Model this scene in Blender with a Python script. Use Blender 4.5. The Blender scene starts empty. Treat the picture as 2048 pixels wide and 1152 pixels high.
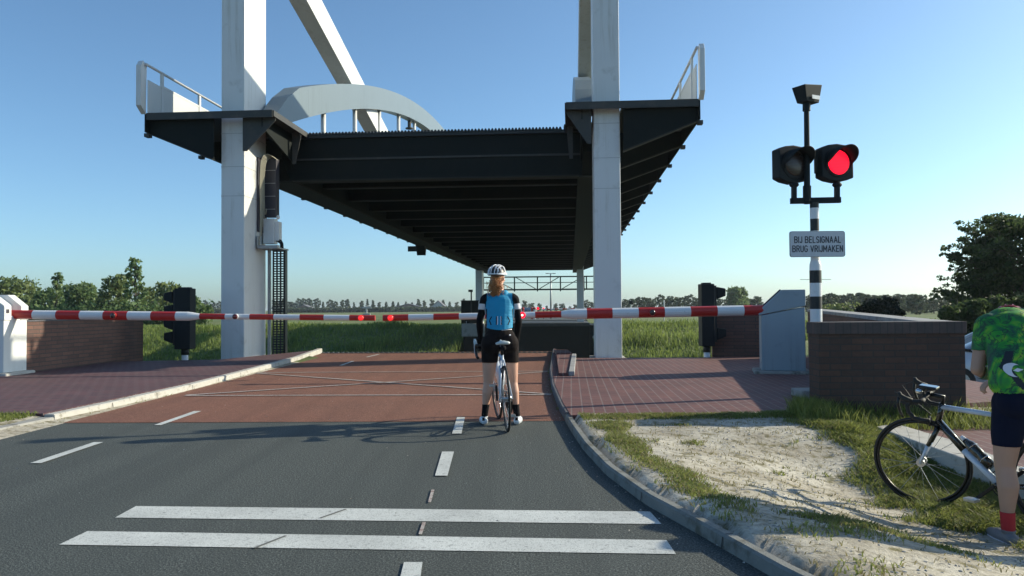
import bpy, bmesh, math, random
import numpy as np
from mathutils import Vector, Matrix, noise
R = math.radians
rnd = random.Random(7)
S = bpy.context.scene
C = S.collection
# ------------------------------------------------------------------ camera, sky, sun, exposure
EYE = Vector((0, 0, 1.24)); F = 1600.0
cam_d = bpy.data.cameras.new("camera"); cam = bpy.data.objects.new("camera", cam_d); C.objects.link(cam)
cam_d.sensor_width = 36; cam_d.lens = 36 * F / 2048; cam_d.clip_start = 0.05; cam_d.clip_end = 20000
CR = Matrix.Rotation(R(90 + 1.468), 4, 'X') @ Matrix.Rotation(R(-0.4), 4, 'Z')
cam.matrix_world = Matrix.Translation(EYE) @ CR
S.camera = cam
SUN_AZ, SUN_EL = 72.5, 25.0
W = bpy.data.worlds.new("World"); S.world = W; W.use_nodes = True
nt = W.node_tree; bg = nt.nodes['Background']
sky = nt.nodes.new('ShaderNodeTexSky'); sky.sky_type = 'NISHITA'; sky.sun_disc = False
sky.sun_elevation = R(SUN_EL); sky.sun_rotation = R(SUN_AZ); sky.air_density = 0.74; sky.dust_density = 1.05; sky.ozone_density = 3.6
hs = nt.nodes.new('ShaderNodeMix'); hs.data_type = 'RGBA'; hs.blend_type = 'MULTIPLY'; hs.inputs[0].default_value = 1
hs.inputs[7].default_value = (.97, 1.12, 1.07, 1)      # white balance of the sky light
nt.links.new(sky.outputs[0], hs.inputs[6]); nt.links.new(hs.outputs[2], bg.inputs[0]); bg.inputs[1].default_value = 0.13
sd = bpy.data.lights.new("sun", 'SUN'); sd.energy = 4.8; sd.angle = R(0.5); sd.color = (1, .91, .70)
so = bpy.data.objects.new("sun", sd); C.objects.link(so)
sv = Vector((math.sin(R(SUN_AZ)) * math.cos(R(SUN_EL)), math.cos(R(SUN_AZ)) * math.cos(R(SUN_EL)), math.sin(R(SUN_EL))))
so.rotation_euler = sv.to_track_quat('Z', 'Y').to_euler(); so.location = sv * 30
S.view_settings.view_transform = 'Standard'; S.view_settings.look = 'None'; S.view_settings.gamma = 1
S.view_settings.exposure = 0.45
S.render.engine = 'CYCLES'
try:
    S.cycles.use_denoising = True
    S.cycles.max_bounces = 6; S.cycles.transparent_max_bounces = 8
except Exception: pass

# ------------------------------------------------------------------ helpers
def ray(px, py):
    return (CR.to_3x3() @ Vector(((px - 1024) / F, (576 - py) / F, -1)))
def G(px, py, z=0.0):
    "point of the level z seen at a photo pixel"
    d = ray(px, py); t = (z - EYE.z) / d.z
    return EYE + d * t
def P(px, py, Y):
    d = ray(px, py); return EYE + d * (Y / d.y)
AX = R(4.18)                                   # bearing of the bridge
def B(w, s, z=0.0):
    return Vector((w * math.cos(AX) + s * math.sin(AX), -w * math.sin(AX) + s * math.cos(AX), z))
def lerp(a, b, t): return a + (b - a) * t
def sst(a, b, x):
    t = min(1, max(0, (x - a) / (b - a))); return t * t * (3 - 2 * t)
def interp(x, xs, ys): return float(np.interp(x, xs, ys))

def tag(o, label=None, cat=None, group=None, kind=None):
    if label: o['label'] = label
    if cat: o['category'] = cat
    if group: o['group'] = group
    if kind: o['kind'] = kind
    return o
def empty(name, loc, rz=0, label=None, cat=None, group=None):
    o = bpy.data.objects.new(name, None); C.objects.link(o); o.location = loc; o.rotation_euler = (0, 0, rz)
    o.empty_display_size = .1
    return tag(o, label, cat, group)
def add_mesh(name, me, mat, parent=None, loc=None):
    o = bpy.data.objects.new(name, me); C.objects.link(o)
    if mat is not None:
        me.materials.clear()
        for m in (mat if isinstance(mat, (list, tuple)) else [mat]): me.materials.append(m)
    if parent: o.parent = parent
    if loc is not None: o.location = loc
    return o
class MB:
    def __init__(s): s.v = []; s.f = []; s.m = []
    def add(s, vs, fs, m=0):
        b = len(s.v); s.v += [Vector(p) for p in vs]; s.f += [tuple(i + b for i in f) for f in fs]; s.m += [m] * len(fs)
        return s
    def box(s, a, b, m=0, M=None):
        x0, y0, z0 = a; x1, y1, z1 = b
        vs = [Vector(p) for p in ((x0, y0, z0), (x1, y0, z0), (x1, y1, z0), (x0, y1, z0), (x0, y0, z1), (x1, y0, z1), (x1, y1, z1), (x0, y1, z1))]
        if M is not None: vs = [M @ p for p in vs]
        return s.add(vs, [(0, 3, 2, 1), (4, 5, 6, 7), (0, 1, 5, 4), (1, 2, 6, 5), (2, 3, 7, 6), (3, 0, 4, 7)], m)
    def frame(s, d):
        d = d.normalized(); u = Vector((0, 0, 1)) if abs(d.z) < .95 else Vector((0, 1, 0))
        a = d.cross(u).normalized(); return a, a.cross(d).normalized()
    def cyl(s, p0, p1, r0, r1=None, n=12, m=0, cap=True):
        p0 = Vector(p0); p1 = Vector(p1); r1 = r0 if r1 is None else r1
        a, b = s.frame(p1 - p0)
        vs = [p + (a * math.cos(2 * math.pi * i / n) + b * math.sin(2 * math.pi * i / n)) * r for p, r in ((p0, r0), (p1, r1)) for i in range(n)]
        fs = [(i, (i + 1) % n, n + (i + 1) % n, n + i) for i in range(n)]
        if cap: fs += [tuple(range(n - 1, -1, -1)), tuple(range(n, 2 * n))]
        return s.add(vs, fs, m)
    def bar(s, p0, p1, w, h, m=0):
        "rectangular bar; w sideways, h in the other direction"
        p0 = Vector(p0); p1 = Vector(p1); a, b = s.frame(p1 - p0)
        vs = [p + a * (w / 2 * i) + b * (h / 2 * j) for p in (p0, p1) for i, j in ((-1, -1), (1, -1), (1, 1), (-1, 1))]
        return s.add(vs, [(0, 1, 2, 3), (7, 6, 5, 4), (0, 4, 5, 1), (1, 5, 6, 2), (2, 6, 7, 3), (3, 7, 4, 0)], m)
    def tube(s, pts, r, n=8, m=0, closed=False):
        pts = [Vector(p) for p in pts]; k = len(pts); rs = r if isinstance(r, (list, tuple)) else [r] * k
        a = None; vs = []
        for i, p in enumerate(pts):
            q0 = pts[i - 1] if (i or closed) else p; q1 = pts[(i + 1) % k] if (i < k - 1 or closed) else p
            d = (q1 - q0).normalized()
            if a is None: a, b = s.frame(d)
            else:
                a = (a - d * a.dot(d)).normalized(); b = a.cross(d).normalized()
            vs += [p + (a * math.cos(2 * math.pi * j / n) + b * math.sin(2 * math.pi * j / n)) * rs[i] for j in range(n)]
        fs = []
        for i in range(k if closed else k - 1):
            i2 = (i + 1) % k
            fs += [(i * n + j, i * n + (j + 1) % n, i2 * n + (j + 1) % n, i2 * n + j) for j in range(n)]
        if not closed: fs += [tuple(range(n - 1, -1, -1)), tuple(range((k - 1) * n, k * n))]
        return s.add(vs, fs, m)
    def ell(s, c, r, n=16, k=10, m=0, M=None):
        c = Vector(c); rx, ry, rz = (r, r, r) if not isinstance(r, (tuple, list)) else r
        vs = [Vector((0, 0, rz))]
        for i in range(1, k):
            t = math.pi * i / k
            vs += [Vector((rx * math.sin(t) * math.cos(2 * math.pi * j / n), ry * math.sin(t) * math.sin(2 * math.pi * j / n), rz * math.cos(t))) for j in range(n)]
        vs.append(Vector((0, 0, -rz)))
        if M is not None: vs = [M @ p for p in vs]
        vs = [p + c for p in vs]
        fs = [(0, 1 + j, 1 + (j + 1) % n) for j in range(n)]
        for i in range(k - 2):
            fs += [(1 + i * n + j, 1 + (i + 1) * n + j, 1 + (i + 1) * n + (j + 1) % n, 1 + i * n + (j + 1) % n) for j in range(n)]
        e = len(vs) - 1; o = 1 + (k - 2) * n
        fs += [(e, o + (j + 1) % n, o + j) for j in range(n)]
        return s.add(vs, fs, m)
    def cap(s, p0, r0, p1, r1, n=14):
        s.ell(p0, r0, n, 8); s.ell(p1, r1, n, 8); return s.cyl(p0, p1, r0, r1, n)
    def prism(s, poly, vec, m=0):
        poly = [Vector(p) for p in poly]; vec = Vector(vec); n = len(poly)
        return s.add(poly + [p + vec for p in poly], [tuple(range(n)), tuple(range(2 * n - 1, n - 1, -1))] + [(i, i + n, (i + 1) % n + n, (i + 1) % n) for i in range(n)], m)
    def poly(s, pts, m=0): return s.add(pts, [tuple(range(len(pts)))], m)
    def xf(s, M): s.v = [M @ p for p in s.v]; return s
    def build(s, name, mat, parent=None, off=None, smooth=False, bevel=0, fix=True):
        off = Vector(off) if off is not None else Vector((0, 0, 0))
        me = bpy.data.meshes.new(name); me.from_pydata([tuple(p - off) for p in s.v], [], s.f)
        if fix:
            bm = bmesh.new(); bm.from_mesh(me); bmesh.ops.recalc_face_normals(bm, faces=bm.faces); bm.to_mesh(me); bm.free()
        o = add_mesh(name, me, mat, parent, None if parent else off)
        if any(s.m): me.polygons.foreach_set('material_index', s.m)
        if smooth: me.shade_smooth()
        if bevel:
            b = o.modifiers.new('bevel', 'BEVEL'); b.width = bevel; b.segments = 2; b.limit_method = 'ANGLE'
        return o

# ------------------------------------------------------------------ materials
class NT:
    def __init__(s, name):
        s.mat = bpy.data.materials.new(name); s.mat.use_nodes = True; s.t = s.mat.node_tree
        s.b = s.t.nodes['Principled BSDF']; s.tc = s.n('ShaderNodeTexCoord')
    def n(s, t, **k):
        x = s.t.nodes.new(t)
        for a, b in k.items(): setattr(x, a, b)
        return x
    def l(s, a, b): s.t.links.new(a, b)
    def noise(s, scale, detail=4, rough=.55, vec=None, dist=0):
        x = s.n('ShaderNodeTexNoise'); x.inputs['Scale'].default_value = scale; x.inputs['Detail'].default_value = detail
        x.inputs['Roughness'].default_value = rough; x.inputs['Distortion'].default_value = dist
        s.l(vec or s.tc.outputs['Object'], x.inputs['Vector']); return x.outputs['Fac']
    def ramp(s, fac, stops):
        x = s.n('ShaderNodeValToRGB'); e = x.color_ramp.elements
        while len(e) < len(stops): e.new(.5)
        for i, (p, c) in enumerate(stops):
            e[i].position = p; e[i].color = (*c, 1) if len(c) == 3 else c
        s.l(fac, x.inputs[0]); return x.outputs[0]
    def mix(s, fac, a, b, mode='MIX'):
        x = s.n('ShaderNodeMix'); x.data_type = 'RGBA'; x.blend_type = mode
        for sock, v in ((x.inputs[0], fac), (x.inputs[6], a), (x.inputs[7], b)):
            if isinstance(v, (int, float)): sock.default_value = v
            elif isinstance(v, tuple): sock.default_value = (*v, 1) if len(v) == 3 else v
            else: s.l(v, sock)
        return x.outputs[2]
    def bump(s, h, strength, dist=.01):
        x = s.n('ShaderNodeBump'); x.inputs['Strength'].default_value = strength; x.inputs['Distance'].default_value = dist
        s.l(h, x.inputs['Height']); s.l(x.outputs[0], s.b.inputs['Normal'])
    def mapv(s, loc=(0, 0, 0), rot=(0, 0, 0), scale=(1, 1, 1), src=None):
        x = s.n('ShaderNodeMapping'); x.inputs[1].default_value = loc; x.inputs[2].default_value = rot; x.inputs[3].default_value = scale
        s.l(src or s.tc.outputs['Object'], x.inputs[0]); return x.outputs[0]
def mul(c, k): return tuple(min(1, max(0, x * k)) for x in c)
def mat(name, col, rough=.55, metal=0, var=.12, scale=6, bump=0, bscale=60, coat=0, emit=None, trans=0, dirt=None, spec=None, streak=0):
    n = NT(name); f = n.noise(scale, 5)
    c = n.mix(f, mul(col, 1 - var), mul(col, 1 + var))
    if dirt:
        d = n.ramp(n.noise(dirt[1], 8, .65), [(dirt[2], (0, 0, 0)), (dirt[3], (1, 1, 1))]); c = n.mix(d, c, dirt[0])
    if streak:
        st_ = n.ramp(n.noise(1.0, 6, .7, n.mapv(scale=(9, 9, .35))), [(.5, (1, 1, 1)), (.72, (.62, .58, .5))]); pa = n.ramp(n.noise(.6, 5, .6), [(.4, (0, 0, 0)), (.65, (1, 1, 1))])
        c = n.mix(n.mix(streak, (0, 0, 0), pa), c, n.mix(1.0, c, st_, 'MULTIPLY'))
    n.l(c, n.b.inputs['Base Color']); n.b.inputs['Roughness'].default_value = rough; n.b.inputs['Metallic'].default_value = metal
    if coat: n.b.inputs['Coat Weight'].default_value = coat
    if spec is not None: n.b.inputs['Specular IOR Level'].default_value = spec
    if bump: n.bump(n.noise(bscale, 3), bump)
    if emit: n.b.inputs['Emission Color'].default_value = (*emit[0], 1); n.b.inputs['Emission Strength'].default_value = emit[1]
    return n.mat
def leafmat(name, c1, c2, c3, nscale=1.2, tr=.35):
    n = NT(name); g = n.n('ShaderNodeNewGeometry')
    ri = g.outputs['Random Per Island']
    c = n.ramp(ri, [(0, c1), (.55, c2), (1, c3)])
    c = n.mix(n.ramp(n.noise(nscale, 3), [(.35, (0, 0, 0)), (.65, (1, 1, 1))]), n.mix(.5, c, c1), n.mix(.35, c, c3))
    n.l(c, n.b.inputs['Base Color']); n.b.inputs['Roughness'].default_value = .55
    n.b.inputs['Specular IOR Level'].default_value = .3
    t = n.n('ShaderNodeBsdfTranslucent'); n.l(n.mix(.5, c, c3), t.inputs[0])
    m = n.n('ShaderNodeMixShader'); m.inputs[0].default_value = tr
    n.l(n.b.outputs[0], m.inputs[1]); n.l(t.outputs[0], m.inputs[2]); n.l(m.outputs[0], n.t.nodes['Material Output'].inputs[0])
    return n.mat
def brickmat(name, c1, c2, mortar, bw, bh, wall=False, rot=0, ms=.008, bump=.4, dirt=None, off=.5, var=None):
    n = NT(name)
    if wall:
        m = n.mapv(rot=(0, 0, rot)); sp = n.n('ShaderNodeSeparateXYZ'); n.l(m, sp.inputs[0])
        ad = n.n('ShaderNodeMath', operation='ADD'); n.l(sp.outputs[0], ad.inputs[0]); n.l(sp.outputs[1], ad.inputs[1])
        cb = n.n('ShaderNodeCombineXYZ'); n.l(ad.outputs[0], cb.inputs[0]); n.l(sp.outputs[2], cb.inputs[1]); vec = cb.outputs[0]
    else: vec = n.mapv(rot=(0, 0, rot))
    b = n.n('ShaderNodeTexBrick'); n.l(vec, b.inputs['Vector']); b.offset = off
    b.inputs['Color1'].default_value = (*c1, 1); b.inputs['Color2'].default_value = (*c2, 1); b.inputs['Mortar'].default_value = (*mortar, 1)
    b.inputs['Scale'].default_value = 1; b.inputs['Mortar Size'].default_value = ms; b.inputs['Mortar Smooth'].default_value = .2
    b.inputs['Brick Width'].default_value = bw; b.inputs['Row Height'].default_value = bh; b.inputs['Bias'].default_value = 0
    c = n.mix(.55, b.outputs['Color'], n.ramp(n.noise(1.1, 6), [(.3, (.55, .55, .55)), (.7, (1.0, 1.0, 1.0))]), 'MULTIPLY')
    c = n.mix(.5, c, n.ramp(n.noise(25, 4), [(.3, (.6, .6, .6)), (.7, (1, 1, 1))]), 'MULTIPLY')
    if dirt:
        c = n.mix(n.ramp(n.noise(dirt[1], 8, .65), [(dirt[2], (0, 0, 0)), (dirt[3], (1, 1, 1))]), c, dirt[0])
    n.l(c, n.b.inputs['Base Color']); n.b.inputs['Roughness'].default_value = .75
    iv = n.n('ShaderNodeMath', operation='SUBTRACT'); iv.inputs[0].default_value = 1; n.l(b.outputs['Fac'], iv.inputs[1])
    ns = n.n('ShaderNodeMath', operation='MULTIPLY_ADD'); n.l(n.noise(60, 3), ns.inputs[0]); ns.inputs[1].default_value = .3; n.l(iv.outputs[0], ns.inputs[2])
    n.bump(ns.outputs[0], bump, .006); return n.mat

def asphalt(name, base, spk, warm=None):
    n = NT(name)
    f1 = n.noise(85, 3, .75); f2 = n.noise(.7, 6, .6); f3 = n.noise(38, 3, .6)
    c = n.ramp(f1, [(.38, mul(base, .25)), (.5, base), (.62, mul(spk, 1.2))])
    c = n.mix(n.ramp(f3, [(.4, (0, 0, 0)), (.7, (.5, .5, .5))]), c, mul(base, .7))
    c = n.mix(n.ramp(f2, [(.35, (0, 0, 0)), (.7, (.55, .55, .55))]), c, mul(base, 1.35))
    w = n.noise(1.0, 4, .5, n.mapv(scale=(3.2, .12, 1), rot=(0, 0, R(14))))
    c = n.mix(n.ramp(w, [(.42, (0, 0, 0)), (.6, (.3, .3, .3))]), c, mul(base, .7))
    n.l(c, n.b.inputs['Base Color']); n.b.inputs['Roughness'].default_value = .78
    n.b.inputs['Specular IOR Level'].default_value = .35
    n.bump(f1, .9, .006); return n.mat
def paintmat(name, c, base, lo=.56, hi=.7):
    n = NT(name)
    wear = n.ramp(n.noise(26, 8, .75), [(lo, (0, 0, 0)), (hi, (1, 1, 1))])
    big = n.ramp(n.noise(1.6, 5, .6), [(.3, mul(c, .72)), (.7, c)])
    spot = n.ramp(n.noise(130, 2), [(.36, mul(c, .6)), (.46, (1, 1, 1))])
    cc = n.mix(.6, big, spot, 'MULTIPLY')
    n.l(n.mix(wear, cc, base), n.b.inputs['Base Color']); n.b.inputs['Roughness'].default_value = .6
    n.bump(n.noise(130, 2), .5, .004); return n.mat
M = {}
M['asphalt'] = asphalt('asphalt', (.050, .058, .056), (.155, .17, .158))
M['red_asphalt'] = asphalt('red asphalt', (.165, .070, .045), (.30, .155, .11))
M['paint'] = paintmat('road paint', (.62, .64, .62), (.07, .075, .08))
M['paint_thin'] = paintmat('worn road paint', (.5, .45, .42), (.17, .07, .05), .5, .62)
M['paver'] = brickmat('brick pavers', (.175, .066, .058), (.125, .05, .05), (.22, .155, .145), .24, .125, rot=R(90) + AX, ms=.009, dirt=((.3, .25, .24), 9, .66, .74))
M['paver_left'] = brickmat('dark brick pavers', (.12, .045, .05), (.08, .035, .042), (.19, .14, .135), .21, .105, rot=R(20), ms=.008)
M['wall_brick'] = brickmat('brown wall brick', (.105, .055, .038), (.065, .04, .031), (.045, .04, .037), .22, .068, True, ms=.007)
M['wall_brick_side'] = brickmat('red brown wall brick', (.20, .10, .075), (.13, .07, .058), (.07, .058, .052), .4, .08, True, ms=.008)
M['coping'] = mat('concrete coping', (.30, .30, .30), .8, var=.2, scale=4, bump=.3, bscale=90, dirt=((.16, .15, .15), 5, .5, .7))
M['coping_dark'] = mat('dark coping course', (.10, .10, .11), .8, var=.2, scale=4, bump=.3, dirt=((.07, .06, .06), 6, .5, .7))
M['kerb'] = mat('kerb concrete', (.30, .295, .275), .85, var=.2, scale=5, bump=.4, bscale=110, dirt=((.13, .12, .1), 6, .52, .68))
M['kerb_road'] = mat('weathered kerb concrete', (.185, .19, .18), .85, var=.25, scale=5, bump=.4, bscale=110, dirt=((.10, .095, .075), 6, .5, .66))
M['soldier'] = brickmat('soldier course brick', (.10, .075, .07), (.07, .06, .06), (.05, .047, .045), .075, .4, True, ms=.006, off=0)
M['kerb_pale'] = mat('pale kerb concrete', (.42, .41, .38), .85, var=.15, scale=5, bump=.4, bscale=110, dirt=((.2, .18, .14), 7, .55, .68))
M['concrete'] = mat('concrete', (.27, .27, .26), .85, var=.2, scale=2, bump=.3, dirt=((.12, .12, .11), 2, .5, .7))
M['white_steel'] = mat('white painted steel', (.66, .67, .67), .42, streak=.8, var=.05, scale=1.5, bump=.02, dirt=((.42, .42, .40), 1.8, .58, .8))
M['arch_steel'] = mat('pale grey painted steel', (.165, .205, .225), .4, streak=.9, var=.06, scale=1.2, dirt=((.14, .175, .19), 1.5, .55, .8))
M['seam'] = mat('welded joint', (.47, .48, .48), .5)
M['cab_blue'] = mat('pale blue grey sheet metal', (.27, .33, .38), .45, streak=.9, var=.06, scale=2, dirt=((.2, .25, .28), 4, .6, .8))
M['rail_white'] = mat('white railing paint', (.58, .60, .60), .45, var=.05, scale=3)
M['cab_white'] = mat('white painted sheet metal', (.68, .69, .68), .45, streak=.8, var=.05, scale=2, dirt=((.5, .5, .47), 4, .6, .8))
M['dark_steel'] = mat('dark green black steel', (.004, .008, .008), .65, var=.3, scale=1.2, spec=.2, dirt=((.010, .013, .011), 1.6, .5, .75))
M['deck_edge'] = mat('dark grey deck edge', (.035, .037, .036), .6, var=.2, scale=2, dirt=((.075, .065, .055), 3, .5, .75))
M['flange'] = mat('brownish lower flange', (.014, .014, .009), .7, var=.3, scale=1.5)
M['black'] = mat('matt black paint', (.011, .014, .015), .55, var=.2, scale=8)
M['signal_black'] = mat('faded black signal housing', (.008, .012, .014), .6, var=.3, scale=5, bump=.05, spec=.25)
M['black_metal'] = mat('black metal', (.012, .012, .013), .35, metal=.3)
M['rubber'] = mat('black rubber', (.012, .012, .012), .7, bump=.1, bscale=200)
M['boom_red'] = mat('red boom band', (.42, .022, .018), .38, var=.1, scale=5, dirt=((.25, .03, .025), 12, .6, .75))
M['boom_white'] = mat('white boom band', (.66, .68, .70), .38, var=.05, scale=5, dirt=((.45, .46, .46), 12, .62, .8))
M['lamp_off'] = mat('unlit red lamp glass', (.10, .006, .006), .15, coat=.6)
M['lamp_dark'] = mat('dark lamp glass', (.045, .022, .02), .2, coat=.4, bump=.4, bscale=60)
M['lamp_on'] = mat('lit red warning lamp', (.25, .0, .005), .5, spec=.1, emit=((1, .008, .03), 1.6))
M['lamp_low'] = mat('dim lit red lamp', (.6, .02, .02), .25, emit=((1, .03, .03), .7))
M['lamp_core'] = mat('bright core of lamp', (.9, .3, .2), .3, emit=((1, .35, .25), 6))
M['alu'] = mat('brushed aluminium', (.5, .5, .5), .35, metal=.8)
M['galv'] = mat('galvanised steel', (.36, .37, .37), .5, metal=.5, var=.2, scale=12)
M['silver'] = mat('silver paint', (.55, .56, .58), .3, metal=.4, coat=.3)
M['panel_dark'] = mat('dark grey cable cover', (.045, .042, .055), .5)
M['cable'] = mat('beige cable sheath', (.36, .34, .26), .6)
M['cable_black'] = mat('black cable sheath', (.015, .017, .017), .55)
M['box_white'] = mat('white enamel box', (.72, .73, .72), .4, dirt=((.5, .48, .42), 5, .6, .8))
M['sign_white'] = mat('weathered sign face', (.55, .57, .61), .4, var=.04, dirt=((.42, .43, .45), 5, .55, .8))
M['sign_text'] = mat('dark sign lettering', (.04, .045, .055), .5)
M['green_truss'] = mat('dark green gantry paint', (.012, .045, .038), .5)
M['skin_w'] = mat('fair skin', (.56, .31, .22), .55, var=.1, scale=9)
M['skin_m'] = mat('tanned skin', (.38, .22, .155), .5, var=.1, scale=9)
M['jersey_blue'] = mat('turquoise jersey cloth', (.0, .24, .44), .7, var=.14, scale=14, bump=.35, bscale=22)
M['black_cloth'] = mat('black lycra', (.008, .008, .010), .85, spec=.15, var=.2, bump=.2, bscale=25)
M['shorts_cloth'] = mat('black brown lycra shorts', (.014, .010, .010), .85, spec=.12, var=.2, bump=.2, bscale=25)
M['navy_cloth'] = mat('navy lycra shorts', (.004, .007, .022), .85, spec=.15, var=.2, bump=.2, bscale=20)
M['white_cloth'] = mat('white cloth', (.62, .62, .68), .7)
M['red_cloth'] = mat('red sock knit', (.38, .015, .02), .8, bump=.3, bscale=120)
M['shoe_white'] = mat('white cycling shoe', (.62, .66, .7), .35)
M['shoe_grey'] = mat('grey shoe', (.16, .16, .17), .5)
M['hel_white'] = mat('white helmet shell', (.72, .73, .76), .25, coat=.5)
M['hel_black'] = mat('black helmet foam', (.015, .016, .02), .45)
M['hel_red'] = mat('red helmet shell', (.35, .02, .03), .3)
M['hair'] = mat('curly auburn blond hair', (.40, .17, .055), .5, var=.5, scale=30)
M['bike_white'] = mat('white blue bicycle paint', (.50, .56, .66), .25, coat=.6)
M['bike_black'] = mat('black bicycle paint', (.012, .013, .012), .25, coat=.6)
M['bike_green'] = mat('lime bicycle decal', (.35, .42, .06), .3, coat=.5)
M['tape'] = mat('black handlebar tape', (.015, .015, .015), .7, bump=.3, bscale=80)
M['saddle_white'] = mat('pale saddle cover', (.5, .55, .56), .45)
M['chrome'] = mat('polished metal', (.6, .6, .62), .2, metal=1)
M['car_paint'] = mat('pale silver car paint', (.5, .53, .58), .3, metal=.3, coat=.6)
M['car_dark'] = mat('dark car paint', (.05, .05, .06), .3, metal=.3, coat=.6)
M['car_glass'] = mat('dark car glass', (.02, .025, .03), .08, coat=.5)
M['roof_tile'] = mat('grey roof tiles', (.15, .15, .17), .7, bump=.3)
M['house_wall'] = mat('pale rendered wall', (.5, .5, .48), .8)
M['house_brick'] = mat('dark brick house wall', (.16, .10, .08), .8)
M['bark'] = mat('bark', (.085, .07, .055), .9, bump=.6, bscale=25)
M['leaf_olive'] = leafmat('olive leaves', (.06, .10, .03), (.12, .18, .06), (.25, .29, .11))
M['leaf_mid'] = leafmat('mid green leaves', (.045, .095, .035), (.10, .17, .06), (.22, .29, .11))
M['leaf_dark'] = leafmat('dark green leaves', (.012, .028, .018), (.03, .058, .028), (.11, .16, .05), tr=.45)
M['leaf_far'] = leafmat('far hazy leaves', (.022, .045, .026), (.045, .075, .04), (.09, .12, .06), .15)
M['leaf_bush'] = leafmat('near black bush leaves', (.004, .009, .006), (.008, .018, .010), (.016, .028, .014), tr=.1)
M['reed'] = leafmat('tall bank grass', (.05, .10, .02), (.13, .20, .04), (.30, .36, .10), .25, .45)
M['grass'] = leafmat('short grass blades', (.06, .10, .02), (.14, .20, .04), (.32, .34, .10), 2.5, .45)
M['grass_dry'] = leafmat('dry grass blades', (.14, .125, .05), (.24, .21, .09), (.36, .32, .17), 2.5, .35)
def fieldmat():
    n = NT('far grass field'); 
    a = n.noise(.02, 6, .6, n.mapv(scale=(1, 3.2, 1))); b = n.noise(1.2, 5, .7)
    c = n.ramp(a, [(.35, (.075, .115, .022)), (.5, (.115, .15, .035)), (.65, (.17, .18, .06))])
    c = n.mix(.5, c, n.ramp(b, [(.3, (.5, .55, .45)), (.7, (1, 1, 1))]), 'MULTIPLY')
    n.l(c, n.b.inputs['Base Color']); n.b.inputs['Roughness'].default_value = .9; n.bump(b, .6, .3); return n.mat
M['field'] = fieldmat()
def sandmat():
    n = NT('sandy verge soil')
    a = n.noise(1.5, 8, .62); b = n.noise(22, 6, .7); d = n.noise(90, 3, .6)
    c = n.ramp(b, [(.30, (.13, .11, .08)), (.40, (.42, .39, .325)), (.58, (.60, .565, .485))])
    c = n.mix(n.ramp(a, [(.38, (0, 0, 0)), (.62, (.7, .7, .7))]), c, (.25, .215, .16))
    c = n.mix(n.ramp(n.noise(6, 7, .7), [(.54, (0, 0, 0)), (.62, (.8, .8, .8))]), c, (.15, .135, .06))
    n.l(c, n.b.inputs['Base Color']); n.b.inputs['Roughness'].default_value = .95
    n.b.inputs['Specular IOR Level'].default_value = .1
    ad = n.n('ShaderNodeMath', operation='MULTIPLY_ADD'); n.l(d, ad.inputs[0]); ad.inputs[1].default_value = .35; n.l(b, ad.inputs[2])
    n.bump(ad.outputs[0], .9, .02); return n.mat
M['sand'] = sandmat()
def watermat():
    n = NT('canal water'); n.b.inputs['Base Color'].default_value = (.02, .035, .035, 1); n.b.inputs['Roughness'].default_value = .06
    n.bump(n.noise(1.5, 4), .3, .05); return n.mat
M['water'] = watermat()
def greenjersey():
    n = NT('green patterned jersey cloth')
    a = n.noise(6.5, 2, .45, dist=1.6); b = n.noise(9, 2, .5, n.mapv(loc=(3, 1, 2)), 2.0); 
    c = n.ramp(a, [(.30, (.006, .05, .045)), (.42, (.010, .13, .03)), (.52, (.018, .25, .018)), (.62, (.12, .34, .015)), (.72, (.34, .42, .03))])
    ln = n.ramp(b, [(.46, (0, 0, 0)), (.49, (1, 1, 1)), (.52, (1, 1, 1)), (.55, (0, 0, 0))])
    m = n.n('ShaderNodeMath', operation='MULTIPLY'); n.l(ln, m.inputs[0]); m.inputs[1].default_value = .8
    c = n.mix(m.outputs[0], c, (.006, .03, .025))
    n.l(c, n.b.inputs['Base Color']); n.b.inputs['Roughness'].default_value = .65; n.bump(n.noise(16, 3), .35, .01); return n.mat
M['jersey_green'] = greenjersey()
M['banner_cyan'] = mat('jersey dark panel', (.008, .012, .02), .65)

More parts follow.
